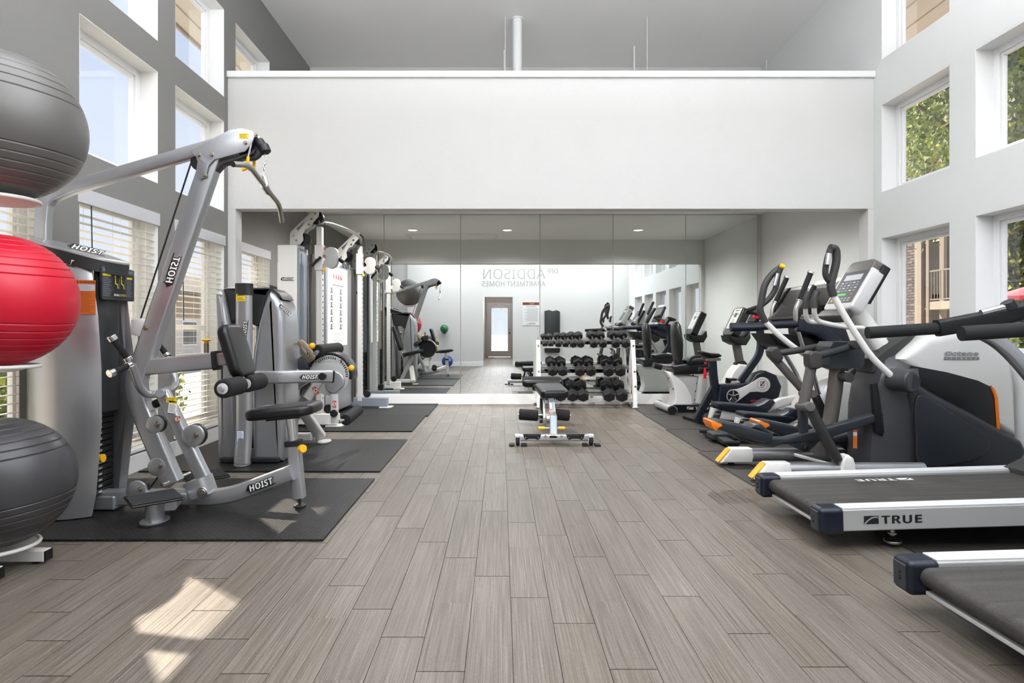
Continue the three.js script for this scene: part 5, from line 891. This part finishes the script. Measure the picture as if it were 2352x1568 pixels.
  // floor frame
  for (const [d, x0, x1] of [[4.62, 1650, 2010], [4.12, 1727, 2120]]) {
    const y = 0.085, a = (x0 - VPX) / FOCAL * d, b = (x1 - VPX) / FOCAL * d;
    mesh('floor_tube', sweep([V(a + 0.2, y, -d), V(b, y, -d)], oval(0.052, 0.045), Z1), M.silver, t);
    const e = mesh('tube_end', plate([[a + 0.09, y + 0.055], [a + 0.25, y + 0.055], [a + 0.26, y], [a + 0.25, y - 0.055], [a, y - 0.055]], -d - 0.05, -d + 0.05, { bevel: 0.012 }), M.whitePaint, t);
    mesh('end_reflector', plate([[a + 0.07, y + 0.05], [a + 0.085, y + 0.05], [a - 0.0, y - 0.05], [a - 0.016, y - 0.05]], -d - 0.035, -d + 0.035, { bevel: 0.004 }), M.yellow, e);
    mesh('level_foot', [bar(V(a + 0.1, 0.012, -d), V(a + 0.1, 0.04, -d), 0.014), disc(V(a + 0.1, 0.015, -d), 0.026, 0.012, UP)], M.blackRubber, e);
  }
  mesh('pivot_housing', plate(flat([[1926, 1082], [1928, 1056], [1935, 1044], [1945, 1043], [1955, 1050], [1960, 1066], [1961, 1082]], 4.1), -4.16, -4.06, { bevel: 0.02, seg: 4 }), M.whitePaint, t);
  mesh('tie_rod', [beam([P(1826, 1044, 4.58), P(1905, 1066, 4.18)], 0.025, 0.025, UP, 0, 0.008)], M.whitePaint, t);
  mesh('floor_plate', bx(2.6, 3.66, 0.008, 0.03, -4.6, -4.16, 0.006), M.darkGrey, t);
  mesh('side_sticker', sheetOn(0.025, 0.13, P(1964, 1008, 4.2), V(1, 0, 0.4), UP), warnSticker, t);
}

tag(mesh('power_cord', sweep(spline([V(1.86, 0.012, -2.18), V(1.95, 0.012, -2.1), V(2.0, 0.012, -1.95), V(2.12, 0.012, -1.82), V(2.35, 0.014, -1.72), V(2.8, 0.014, -1.6)], 40), circle(0.006, 8), UP), M.cable), 'black power cord lying under the treadmill closest to the camera', 'cord');
// ---------------------------------------------------------------- far elliptical with navy rails and dark screen
{
  const C = 5.55, P = (x, y, d = C) => at(x, y, d), F = (pts, d = C) => flat(pts, d);
  const t = thing('elliptical', 'far silver elliptical with navy rails, dark screen and black grip poles', 'elliptical');
  const tubeOf = (pts, d) => spline(pts.map(([x, y]) => P(x, y, d)), 30);
  for (const [pts, d, top] of [[[[1781, 694], [1775, 708], [1773, 735], [1790, 790], [1830, 860], [1850, 915]], 5.85, [1806, 640]], [[[1836, 690], [1829, 708], [1828, 735], [1842, 790], [1868, 860], [1880, 905]], 5.3, [1861, 629]]]) {
    const a = mesh('swing_arm', sweep(tubeOf(pts, d), circle(0.021, 14), Z1), M.steel, t);
    mesh('grip', bar(P(...top, d), P(pts[0][0], pts[0][1], d), 0.024), M.blackRubber, a);
    mesh('grip_end', [disc(P(top[0] + 1, top[1] - 3, d), 0.029, 0.022, P(...top, d).sub(P(pts[0][0], pts[0][1], d)).normalize()), disc(P(pts[0][0], pts[0][1], d), 0.029, 0.012, P(...top, d).sub(P(pts[0][0], pts[0][1], d)).normalize())], M.chrome, a);
  }
  // navy rails, console block and mast
  for (const [d, y] of [[5.3, 0], [5.82, -4]]) {
    mesh('hand_rail', sweep([P(1678, 753 + y, d), P(1740, 752 + y, d), P(1780, 746 + y, d), P(1840, 744 + y, d)], oval(0.034, 0.03), Z1), M.navy, t);
    mesh('rail_arm', sweep([P(1830, 746 + y, d), P(1880, 756 + y, d), P(1915, 785 + y, d), P(1930, 815 + y, d)], rrect(0.12, 0.07, 0.02), Z1), M.navy, t);
  }
  mesh('console_block', plate(F([[1836, 742], [1880, 738], [1912, 752], [1926, 790], [1905, 800], [1860, 782], [1838, 766]]), -5.8, -5.32, { bevel: 0.03, seg: 4 }), M.navy, t);
  mesh('under_tray', plate(F([[1740, 765], [1830, 768], [1880, 790], [1860, 812], [1800, 806], [1758, 790]], 5.6), -5.78, -5.36, { bevel: 0.03, seg: 4 }), M.blackPlastic, t);
  mesh('mast', sweep([P(1925, 800), P(1950, 870), P(1965, 960), P(1972, 1010)], rrect(0.16, 0.16, 0.04), Z1), M.navy, t);
  const sc = slabFace(2.68, 1.17, 2.86, 1.49, -5.36, -5.9, 0.05, 0.02), s1 = mesh('screen_housing', sc.g, M.blackPlastic, t); sc.face(0.88, M.screen, 'screen', s1, 0.8, -0.02);
  const kp = slabFace(2.86, 1.16, 2.96, 1.22, -5.3, -5.75, 0.05, 0.02), k1 = mesh('key_pad', kp.g, M.whitePaint, t);
  kp.face(0.9, printMat(256, 64, (c) => { c.fillStyle = '#d9dada'; c.fillRect(0, 0, 256, 64); for (let k = 0; k < 8; k++) { c.fillStyle = ['#2b3f70', '#333', '#c9632b', '#333'][k % 4]; c.beginPath(); c.arc(20 + k * 31, 32, 9, 0, 7); c.fill(); } }), 'keys', k1, 0.7);
  const sc2 = slabFace(2.95, 1.22, 3.08, 1.52, -5.3, -5.78, 0.05, 0.03), s2 = mesh('screen_housing', sc2.g, M.darkGrey, t); sc2.face(0.84, M.screen, 'screen', s2, 0.72, -0.04);
  mesh('screen_brow', slabFace(3.06, 1.5, 3.09, 1.55, -5.34, -5.74, 0.06, 0.02).g, M.whitePaint, s2);
  // pedals and their silver beams
  for (const [dx, dy, d] of [[0, 0, 5.85], [58, 22, 5.3]]) {
    const G = (pts) => F(pts.map(([x, y]) => [x + dx, y + dy]), d);
    const b = mesh('pedal_beam', plate(G([[1634, 936], [1655, 940], [1690, 946], [1730, 944], [1760, 926], [1790, 914], [1834, 906], [1836, 924], [1798, 932], [1760, 944], [1735, 962], [1690, 966], [1650, 962], [1628, 962]]), -d - 0.05, -d + 0.05, { bevel: 0.018, seg: 4 }), M.platinum, t);
    mesh('foot_tray', plate(G([[1640, 924], [1652, 923], [1700, 928], [1735, 930], [1756, 932], [1754, 945], [1715, 946], [1660, 938], [1641, 932]]), -d - 0.1, -d + 0.1, { bevel: 0.01, seg: 3 }), M.navy, b);
    mesh('heel_cup', plate(G([[1726, 932], [1745, 924], [1757, 916], [1768, 916], [1772, 922], [1760, 938], [1752, 944]]), -d - 0.09, -d + 0.09, { bevel: 0.01 }), M.navy, b);
    mesh('end_band', plate(G([[1635, 938], [1655, 940], [1648, 962], [1629, 962]]), -d - 0.054, -d + 0.054, { bevel: 0.01 }), M.chrome, b);
  }
  mesh('drive_housing', plate(F([[1835, 1008], [1840, 930], [1870, 880], [1920, 862], [1975, 880], [2000, 940], [2000, 1015]]), -5.78, -5.35, { bevel: 0.06, seg: 5 }), M.platinum, t);
  mesh('floor_frame', [bx(1.98, 3.35, 0.03, 0.1, -5.66, -5.48, 0.02)], M.slate, t);
  mesh('rear_foot', bx(2.02, 2.12, 0.02, 0.07, -5.9, -5.2, 0.015), M.blackRubber, t);
  mesh('front_foot', bx(3.2, 3.3, 0.01, 0.07, -5.9, -5.2, 0.015), M.blackRubber, t);
  for (const z of [-5.85, -5.25]) { mesh('level_foot', disc(V(2.07, 0.014, z), 0.03, 0.012, UP), M.steel, t); mesh('carry_handle', roller(V(1.95, 0.075, z + 0.1), V(2.1, 0.075, z + 0.1), 0.018, 0.005), M.blackRubber, t); }
}
// ---------------------------------------------------------------- upright bike with white swoosh
{
  const C = 6.62, P = (x, y, d = C) => at(x, y, d), F = (pts, d = C) => flat(pts, d);
  const t = thing('upright_bike', 'navy upright exercise bike with white teardrop panel and red strap', 'exercise bike');
  mesh('saddle', loft([[1601, 806, 0.03, 0.012], [1606, 806, 0.1, 0.024], [1616, 808, 0.12, 0.03], [1628, 811, 0.09, 0.03], [1640, 812, 0.045, 0.026], [1650, 812, 0.03, 0.022], [1656, 814, 0.015, 0.01]].map(([x, y, q, h]) => { const a = P(x, y); return Array.from({ length: 12 }, (_, k) => V(a.x, a.y - 0.01 + h * Math.sin(k / 12 * 6.283) * (Math.sin(k / 12 * 6.283) < 0 ? 1.5 : 0.6), a.z + q * Math.cos(k / 12 * 6.283))); })), M.blackVinyl, t);
  mesh('saddle_rail', [bar(P(1612, 822), P(1652, 824), 0.012), bx(P(1622, 0).x, P(1654, 0).x, P(0, 828).y, P(0, 822).y, -C - 0.03, -C + 0.03, 0.004)], M.steel, t);
  mesh('seat_tube', sweep([P(1636, 829), P(1638, 860), P(1646, 924)], rrect(0.085, 0.07, 0.012), Z1), M.navy, t);
  mesh('slider_knob', [bar(P(1610, 848), P(1630, 846), 0.018), disc(P(1608, 848), 0.03, 0.03, X1)], M.blackPlastic, t);
  mesh('red_strap', plate(F([[1615, 832], [1620, 830], [1621, 834], [1616, 836]]), -C + 0.03, -C + 0.05, { bevel: 0.002 }), M.red, t);
  mesh('red_lever', plate(F([[1614, 844], [1617, 844], [1620, 858], [1617, 869], [1612, 868], [1613, 856]]), -C + 0.04, -C + 0.06, { bevel: 0.003 }), M.red, t);
  mesh('rear_leg', sweep([P(1641, 888), P(1598, 965)], rrect(0.08, 0.06, 0.01), Z1), M.navy, t);
  mesh('rear_foot', beam([V(2.21, 0.028, -7.0), V(2.32, 0.028, -6.42)], 0.085, 0.04, UP, 0, 0.008), M.blackPlastic, t);
  const body = mesh('drive_housing', plate(F([[1644, 922], [1648, 882], [1690, 881], [1717, 876], [1731, 858], [1752, 850], [1776, 860], [1788, 886], [1782, 910], [1762, 922], [1735, 930], [1652, 930]]), -C - 0.085, -C + 0.085, { bevel: 0.02, seg: 4 }), M.navy, t);
  const swoosh = [], cA = [1684, 909, 15.5], cB = [1751, 883, 17.5];
  for (let k = 0; k <= 14; k++) { const a = Math.PI * (0.62 + k / 14 * 1.05); swoosh.push([cA[0] + cA[2] * Math.cos(a), cA[1] - cA[2] * Math.sin(a)]); }
  swoosh.push([1706, 912], [1722, 900], [1738, 899]);
  for (let k = 0; k <= 16; k++) { const a = -Math.PI * 0.55 + k / 16 * Math.PI * 1.3; swoosh.push([cB[0] + cB[2] * Math.cos(a), cB[1] - cB[2] * Math.sin(a)]); }
  swoosh.push([1720, 882], [1705, 889], [1692, 893]);
  mesh('white_panel', plate(F(swoosh, C - 0.085), -C + 0.084, -C + 0.094, { bevel: 0.002 }), M.whitePaint, body);
  mesh('emblem', sheet(0.13, 0.13, P(1751, 883, C - 0.095)), printMat(128, 128, (c) => { c.fillStyle = '#eceae6'; c.fillRect(0, 0, 128, 128); c.strokeStyle = '#555'; c.lineWidth = 3; c.beginPath(); c.arc(64, 64, 56, 0, 7); c.stroke(); c.strokeStyle = '#8c2f2a'; c.lineWidth = 6; c.strokeRect(44, 32, 40, 44); c.strokeStyle = '#222'; c.lineWidth = 12; c.beginPath(); c.moveTo(86, 28); c.lineTo(44, 78); c.stroke(); lines(c, 38, 88, 54, 2, 9, '#555'); }), body);
  const cr = mesh('crank_wheel', disc(P(1684, 909, C - 0.1), 0.066, 0.012), M.blackPlastic, t);
  for (let k = 0; k < 5; k++) { const a = k * 1.2566 + 0.3, c = P(1684, 909, C - 0.11); mesh('spoke', bar(c, V(c.x + 0.06 * Math.cos(a), c.y + 0.06 * Math.sin(a), c.z), 0.008), M.steel, cr); }
  mesh('crank_arm', beam([P(1684, 909, C - 0.12), P(1684, 932, C - 0.12)], 0.03, 0.02, Z1, 0, 0.006), M.slate, cr);
  mesh('pedal', cbox(P(1685, 934).x, P(0, 934).y, -C + 0.18, 0.1, 0.025, 0.08, 0.006), M.blackPlastic, cr);
  const wm = mesh('side_mark', sheet(0.11, 0.02, P(1735, 920, C - 0.087)), std(0x9c1c30, 0.5), body); wm.userData.label = 'small red mark low on the housing';
  mesh('mast', sweep(soften([P(1700, 876), P(1746, 812), P(1748, 775), P(1742, 738)], 0.1), rrect(0.075, 0.06, 0.012), Z1), M.navy, t);
  mesh('handlebar', [pipe([P(1715, 712, 6.45), P(1728, 718, 6.45), P(1748, 724, 6.5), P(1752, 724, 6.74), P(1728, 720, 6.82), P(1712, 716, 6.82)], 0.018, 0.05)], M.blackRubber, t);
  mesh('handlebar_grip', [roller(P(1716, 713, 6.44), P(1739, 705, 6.44), 0.024, 0.008)], M.blackRubber, t);
  mesh('console', slabFace(2.82, 1.16, 2.9, 1.3, -6.52, -6.74, 0.05, 0.02).g, M.blackPlastic, t);
  mesh('red_tab', cbox(P(1726, 728).x, P(0, 728).y, -6.5, 0.06, 0.04, 0.05, 0.012), M.red, t);
  mesh('bottle_cage', plate(F([[1748, 772], [1762, 766], [1778, 780], [1770, 806], [1752, 800]]), -C - 0.05, -C + 0.05, { bevel: 0.012 }), M.blackPlastic, t);
  mesh('floor_beam', bx(2.26, 3.2, 0.02, 0.08, -C - 0.04, -C + 0.04, 0.012), M.navy, t);
  mesh('front_foot', bx(3.13, 3.22, 0.009, 0.06, -6.95, -6.3, 0.008), M.blackPlastic, t);
}
// ---------------------------------------------------------------- recumbent bike beside the mirror
{
  const C = 7.62, P = (x, y, d = C) => at(x, y, d), F = (pts, d = C) => flat(pts, d);
  const t = thing('recumbent_bike', 'white recumbent exercise bike with tall black seat back beside the mirror', 'exercise bike');
  const bodyPts = [[1520, 850], [1560, 856], [1604, 864], [1640, 866], [1640, 928], [1537, 928], [1543, 912], [1541, 892], [1533, 872]];
  const b = mesh('body', plate(F(bodyPts), -C - 0.11, -C + 0.13, { bevel: 0.02, seg: 3 }), M.platinum, t);
  mesh('body_flank', plate(F([[1524, 853], [1545, 860], [1566, 880], [1580, 905], [1583, 926], [1540, 926], [1545, 912], [1543, 890], [1535, 870]]), -C + 0.125, -C + 0.15, { bevel: 0.01, seg: 3 }), M.whitePaint, b);
  for (const [x, y] of [[1567, 857], [1592, 861], [1535, 868], [1546, 893], [1601, 880], [1598, 898], [1596, 918]]) mesh('screw', disc(P(x, y, C - 0.152), 0.009, 0.004), M.blackPlastic, b);
  mesh('bottle_tube', [sweep([P(1607, 926, C - 0.17), P(1614, 864, C - 0.17)], oval(0.06, 0.05), Z1)], M.lightGrey, t);
  mesh('seat_rail', sweep([P(1504, 838, 7.55), P(1640, 852, 7.55)], rrect(0.05, 0.1, 0.012), Z1), M.steel, t);
  mesh('rail_end', sweep([P(1501, 838, 7.55), P(1518, 843, 7.55)], rrect(0.075, 0.13, 0.02), Z1), M.blackPlastic, t);
  mesh('seat_base', plate(F([[1535, 838], [1575, 832], [1618, 827], [1620, 836], [1612, 856], [1540, 858]]), -C - 0.2, -C + 0.2, { bevel: 0.02, seg: 3 }), M.blackPlastic, t);
  mesh('seat', plate(F([[1565, 826], [1590, 822], [1618, 824], [1620, 832], [1570, 838]]), -C - 0.21, -C + 0.21, { bevel: 0.02, seg: 4 }), M.blackVinyl, t);
  const back = mesh('seat_back', loft([[836, 1556, 0.12, 0.02], [818, 1556, 0.17, 0.05], [790, 1555, 0.19, 0.06], [765, 1553, 0.18, 0.055], [748, 1552, 0.15, 0.05], [739, 1552, 0.09, 0.025]].map(([y, x, q, h]) => { const a = P(x, y); return Array.from({ length: 16 }, (_, k) => V(a.x - h * Math.cos(k / 16 * 6.283), a.y, a.z + q * Math.sin(k / 16 * 6.283))); }), 1.2), M.blackVinyl, t);
  const bm = mesh('maker_mark', sheetOn(0.19, 0.048, P(1547, 796, 7.56), V(0, 0, -1).add(V(0.3, 0, 0)).multiplyScalar(-1), UP), trueLight, back); bm.userData.label = 'pale maker mark on the seat back';
  mesh('back_bracket', sweep([P(1556, 840), P(1556, 822)], rrect(0.08, 0.06, 0.012), Z1), M.blackPlastic, t);
  mesh('side_handle', pipe([P(1580, 832, 7.4), P(1590, 820, 7.38), P(1600, 818, 7.38)], 0.018, 0.04), M.blackRubber, t);
  const base = mesh('base_beam', bx(2.22, 3.1, 0.025, 0.1, -C - 0.08, -C + 0.1, 0.012), M.blackPlastic, t);
  const tm = mesh('maker_mark', sheetOn(0.36, 0.075, V(2.56, 0.064, -C + 0.1), X1, UP), trueLight, base); tm.userData.label = 'pale maker mark on the base';
  const rf = mesh('rear_foot', roller(V(2.13, 0.062, -7.98), V(2.16, 0.062, -7.32), 0.05, 0.012), M.lightGrey, t);
  for (const z of [-7.96, -7.34]) { mesh('foot_cap', disc(V(2.145, 0.062, z), 0.054, 0.05), M.blackPlastic, rf); mesh('level_foot', disc(V(2.145, 0.016, z), 0.022, 0.015, UP), M.steel, rf); }
  mesh('front_foot', roller(V(3.12, 0.05, -7.95), V(3.12, 0.05, -7.3), 0.04, 0.012), M.blackPlastic, t);
  mesh('front_housing', plate(F([[1640, 926], [1660, 880], [1676, 850], [1690, 834], [1708, 836], [1722, 856], [1722, 890], [1700, 926]]), -C - 0.1, -C + 0.12, { bevel: 0.03, seg: 4 }), M.platinum, t);
  mesh('pedal_crank', [disc(P(1672, 876, C - 0.13), 0.03, 0.05), beam([P(1672, 876, C - 0.15), P(1668, 868, C - 0.15)], 0.03, 0.02, Z1, 0, 0.006)], M.blackPlastic, t);
  mesh('pedal', [cbox(P(1668, 868).x, P(0, 868).y, -C + 0.2, 0.09, 0.03, 0.09, 0.008)], M.blackPlastic, t);
  mesh('console_post', sweep([P(1700, 838), P(1690, 783)], rrect(0.1, 0.07, 0.015), Z1), M.taupeGrey, t);
  mesh('post_boot', plate(F([[1688, 832], [1706, 828], [1716, 840], [1708, 850], [1692, 850], [1686, 842]]), -C - 0.06, -C + 0.08, { bevel: 0.012 }), M.blackPlastic, t);
  const con = slabFace(2.93, 1.0, 3.1, 1.36, -7.44, -7.78, 0.1, 0.05), c = mesh('console', con.g, M.blackPlastic, t);
  con.face(0.7, bikeFace, 'key_panel', c, 0.72, 0.1);
  mesh('console_cup', plate(F([[1664, 770], [1700, 772], [1712, 760], [1714, 776], [1704, 792], [1684, 792], [1668, 784]]), -C - 0.16, -C + 0.16, { bevel: 0.03, seg: 4 }), M.blackPlastic, t);
}
// ---------------------------------------------------------------- outside: ground, eaves, planting, houses
{
  const g = gridNoise(64, 64), gt = dataTex(512, 512, (u, v) => { const s = 0.76 + 0.14 * (g(u * 64, v * 64) - 0.5); return [s, s * 0.97, s * 0.9]; });
  const ground = mesh('ground', new THREE.BoxGeometry(90, 0.1, 90).translate(0, -0.26, 0), std(0xffffff, 0.9, 0, { map: gt })); ground.userData.kind = 'structure';
  const eave = std(0xe3dbd0, 0.7), fascia = std(0xcbbba8, 0.6);
  for (const s of [-1, 1]) {
    const X = s < 0 ? XL - 0.2 : XR + 0.2, w = s < 0 ? 0.9 : 1.25, o = thing('roof_eave', s < 0 ? 'boarded roof eave outside the left windows' : 'boarded roof eave outside the right windows', 'eave');
    mesh('soffit', bx(X, X + s * w, 4.72, 4.78, -9, 0, 0.004), eave, o);
    for (let k = 0; k < 4; k++) mesh('soffit_board', bx(X + s * (0.02 + k * w / 4), X + s * (w / 4 - 0.012 + k * w / 4), 4.7, 4.72, -9, 0, 0.003), eave, o);
    mesh('fascia_board', bx(X + s * w, X + s * (w + 0.03), 4.66, 4.95, -9, 0, 0.004), fascia, o);
    mesh('roof_edge', bx(X - s * 0.1, X + s * (w + 0.06), 4.95, 5.02, -9, 0, 0.004), M.charcoal, o);
  }
  // leaves
  const leafGeo = (() => { const q = new THREE.BufferGeometry(); q.setAttribute('position', new THREE.Float32BufferAttribute([0, 0, 0, -0.35, 0.45, 0.12, 0, 1, 0, 0, 0, 0, 0, 1, 0, 0.35, 0.45, 0.12], 3)); q.setAttribute('uv', new THREE.Float32BufferAttribute(new Array(12).fill(0), 2)); q.computeVertexNormals(); return q; })();
  const leafMat = phy(0xffffff, 0.7, 0, { transmission: 0.35, thickness: 0, side: THREE.DoubleSide }), bark = std(0x6a5848, 0.9);
  function foliage(name, parent, n, size, cols, where) {
    const im = new THREE.InstancedMesh(leafGeo, leafMat, n), o = new THREE.Object3D(), c = new THREE.Color(); im.name = name; im.userData.kind = 'stuff';
    for (let k = 0; k < n; k++) { const [x, y, z] = where(); o.position.set(x, y, z); o.rotation.set(rr(-1.4, 1.4), rr(0, 6.28), rr(-1.4, 1.4)); o.scale.setScalar(size * rr(0.6, 1.4)); o.updateMatrix(); im.setMatrixAt(k, o.matrix); c.set(cols[Math.floor(rnd() * cols.length)]).multiplyScalar(rr(0.7, 1.15)); im.setColorAt(k, c); }
    im.castShadow = im.receiveShadow = true; parent.add(im); return im;
  }
  const inBall = (cx, cy, cz, rx, ry, rz, clumps) => { const cs = Array.from({ length: clumps }, () => { let p; do { p = [rr(-1, 1), rr(-1, 1), rr(-1, 1)]; } while (p[0] ** 2 + p[1] ** 2 + p[2] ** 2 > 1); return p; }); return () => { const c = cs[Math.floor(rnd() * clumps)], s = 0.3, g3 = () => (rnd() + rnd() + rnd() - 1.5) * s; return [cx + rx * (c[0] + g3()), cy + ry * (c[1] + g3()), cz + rz * (c[2] + g3())]; }; };
  const green = [0x6f8a2c, 0x8fa63a, 0xb5bf4a, 0x556f2a, 0x9cae55], deep = [0x4b6130, 0x5d7436, 0x7f9440, 0xa8b24a, 0x47572f];
  function tree(label, x, z, h, r, n, cols, mid = 0.74, tall = 0.33) {
    const t = thing('tree', label, 'tree', 'trees outside the windows');
    mesh('trunk', sweep(spline([V(x, -0.2, z), V(x + 0.1, h * 0.35, z + 0.1), V(x - 0.05, h * 0.7, z)], 10), circle(0.14, 10), Z1, (k) => 1 - 0.6 * k), bark, t);
    for (let k = 0; k < 5; k++) { const a = k * 1.26; mesh('branch', bar(V(x, h * (0.4 + k * 0.05), z), V(x + r * 0.7 * Math.cos(a), h * (0.62 + k * 0.05), z + r * 0.7 * Math.sin(a)), 0.05, 0.015, 8), bark, t); }
    foliage('leaves', t, n, 0.115, cols, inBall(x, h * mid, z, r, h * tall, r, 34));
  }
  tree('leafy yellow-green tree outside the middle of the right windows', 8.4, -10.2, 7.6, 2.2, 15000, green);
  tree('tall dense green tree outside the right frame edge', 8.6, -5.6, 7.0, 2.4, 15000, deep);
  tree('tall green tree far behind the right windows', 10.2, -15.5, 8.5, 2.6, 9000, deep);
  tree('low dense dark tree outside the right frame edge behind the parasol', 9.1, -9.5, 4.2, 1.0, 9000, deep, 0.5, 0.5);
  tree('slender tree with sparse leaves outside the left blinds', -7.2, -7.2, 3.6, 1.1, 1600, green);
  tree('yellow-green tree outside the hall door behind the camera', 0.9, 12.5, 5.5, 2.2, 4000, green);
  // shrubs along the left wall
  [[-4.3, -3.4, 0.55, 0.8], [-4.25, -4.7, 0.6, 0.95], [-4.4, -5.6, 0.7, 1.25], [-4.3, -6.9, 0.55, 0.9], [-5.6, -8.2, 0.8, 1.3]].forEach(([x, z, r, h], i) => {
    const s = thing('shrub', 'yellow-green shrub outside the left blinds, ' + ['nearest the ball stack', 'beside the lat machine mast', 'behind the lat machine seat', 'by the alcove', 'farthest from the camera'][i], 'shrub', 'shrubs outside the left windows');
    mesh('stem', bar(V(x, -0.2, z), V(x, h * 0.6, z), 0.03, 0.015, 6), bark, s);
    foliage('leaves', s, 1500, 0.08, green, inBall(x, h * 0.5, z, r, h * 0.55, r, 16));
  });
  // left neighbour: pale house with dark roof
  const house = thing('neighbour_house', 'pale house with brown boards and dark windows outside the left blinds', 'building');
  const wallM = std(0xd9d2c8, 0.8), boardM = std(0x9a8672, 0.8), roofM = std(0x6b6460, 0.8);
  mesh('wall', bx(-14.5, -11.2, -0.2, 2.3, -26, -4, 0), wallM, house);
  mesh('board_band', bx(-11.25, -11.15, 1.5, 2.2, -26, -4, 0), boardM, house);
  mesh('roof', loft([[-4, 0], [-26, 0]].map(([z]) => [[-15, 2.3], [-10.8, 2.3], [-10.8, 2.42], [-13, 3.3], [-15, 2.42]].map(([x, y]) => V(x, y, z)))), roofM, house);
  for (let k = 0; k < 7; k++) { const z = -6 - k * 2.9, w = mesh('window', bx(-11.22, -11.17, 0.5, 1.4, z - 1.0, z, 0), M.vinyl, house); mesh('pane', bx(-11.18, -11.16, 0.56, 1.34, z - 0.94, z - 0.06, 0), M.screen, w); }
  // right neighbour: brick house with balcony
  const bh = thing('brick_house', 'brick apartment house with railed balcony outside the right windows', 'building');
  const brickTone = [0x5f5552, 0x6a605c, 0x514947, 0x766c67].map((c) => std(c, 0.85));
  const bxX = 14.5, railM = std(0x8d857d, 0.7);
  mesh('wall', bx(bxX, bxX + 5, -0.2, 9, -34, -6, 0), std(0x8a8178, 0.9), bh);
  const rows = 62, brickG = new THREE.BoxGeometry(0.06, 0.085, 0.235), all = [[], [], [], []];
  for (let z = -25.2; z < -20.4; z += 0.25) for (let r = 0; r < rows; r++) { const t = Math.floor(rnd() * 4), q = brickG.clone().translate(bxX - 0.02, 0.05 + r * 0.1, z + (r % 2) * 0.125); all[t].push(q); }
  all.forEach((q, i) => { mesh('bricks', q, brickTone[i], bh).userData.kind = 'stuff'; });
  for (const z of [-20.15, -19.0, -16.5, -13.2]) mesh('pilaster', bx(bxX - 0.15, bxX, -0.2, 9, z - 0.16, z + 0.16, 0), std(0x9c9288, 0.8), bh);
  for (const [z, y] of [[-19.95, 2.1], [-18.8, 2.1], [-16.2, 2.1], [-19.95, -0.15], [-18.8, -0.15]]) { const w = mesh('balcony_opening', bx(bxX - 0.04, bxX + 0.01, y, y + 2.4, z, z + 0.75, 0), std(0x2a2725, 0.6), bh); mesh('opening_frame', bx(bxX - 0.06, bxX - 0.03, y + 1.9, y + 1.96, z, z + 0.75, 0), fascia, w); }
  mesh('balcony_slab', bx(bxX - 0.5, bxX, 1.72, 1.98, -19.25, -13, 0.01), std(0xa89e92, 0.8), bh);
  mesh('balcony_rail', [bx(bxX - 0.5, bxX - 0.46, 2.95, 3.0, -19.25, -13, 0), bx(bxX - 0.5, bxX - 0.46, 2.03, 2.07, -19.25, -13, 0)], railM, bh);
  for (let k = 0; k < 46; k++) mesh('baluster', bx(bxX - 0.49, bxX - 0.47, 2.05, 2.96, -19.2 + k * 0.13, -19.18 + k * 0.13, 0), railM, bh);
  for (const z of [-19.2, -16.5, -13.1]) mesh('balcony_post', bx(bxX - 0.52, bxX - 0.4, -0.2, 5.2, z - 0.07, z + 0.07, 0.006), railM, bh);
  // parasol
  const u = thing('parasol', 'open red patio parasol outside the right windows', 'parasol');
  mesh('canopy', new THREE.ConeGeometry(1.2, 0.42, 8, 1, true).translate(8.1, 1.74, -7.95), phy(0xc23558, 0.8, 0, { transmission: 0.3, thickness: 0 }), u);
  mesh('pole', bar(V(8.1, -0.2, -7.95), V(8.1, 1.95, -7.95), 0.025), M.trim, u);
  // stone steps outside the hall door
  const st = thing('stone_steps', 'pale stone garden steps outside the hall door, seen in the mirror', 'steps');
  for (let k = 0; k < 6; k++) mesh('step', bx(-1.6, 1.8, -0.2, 0.02 + k * 0.16, 8.2 + k * 0.4, 8.6 + k * 0.4, 0.02), std([0xd8d2c8, 0xc9c2b6, 0xe2ddd4][k % 3], 0.85), st);
}
renderer.render(scene, camera);
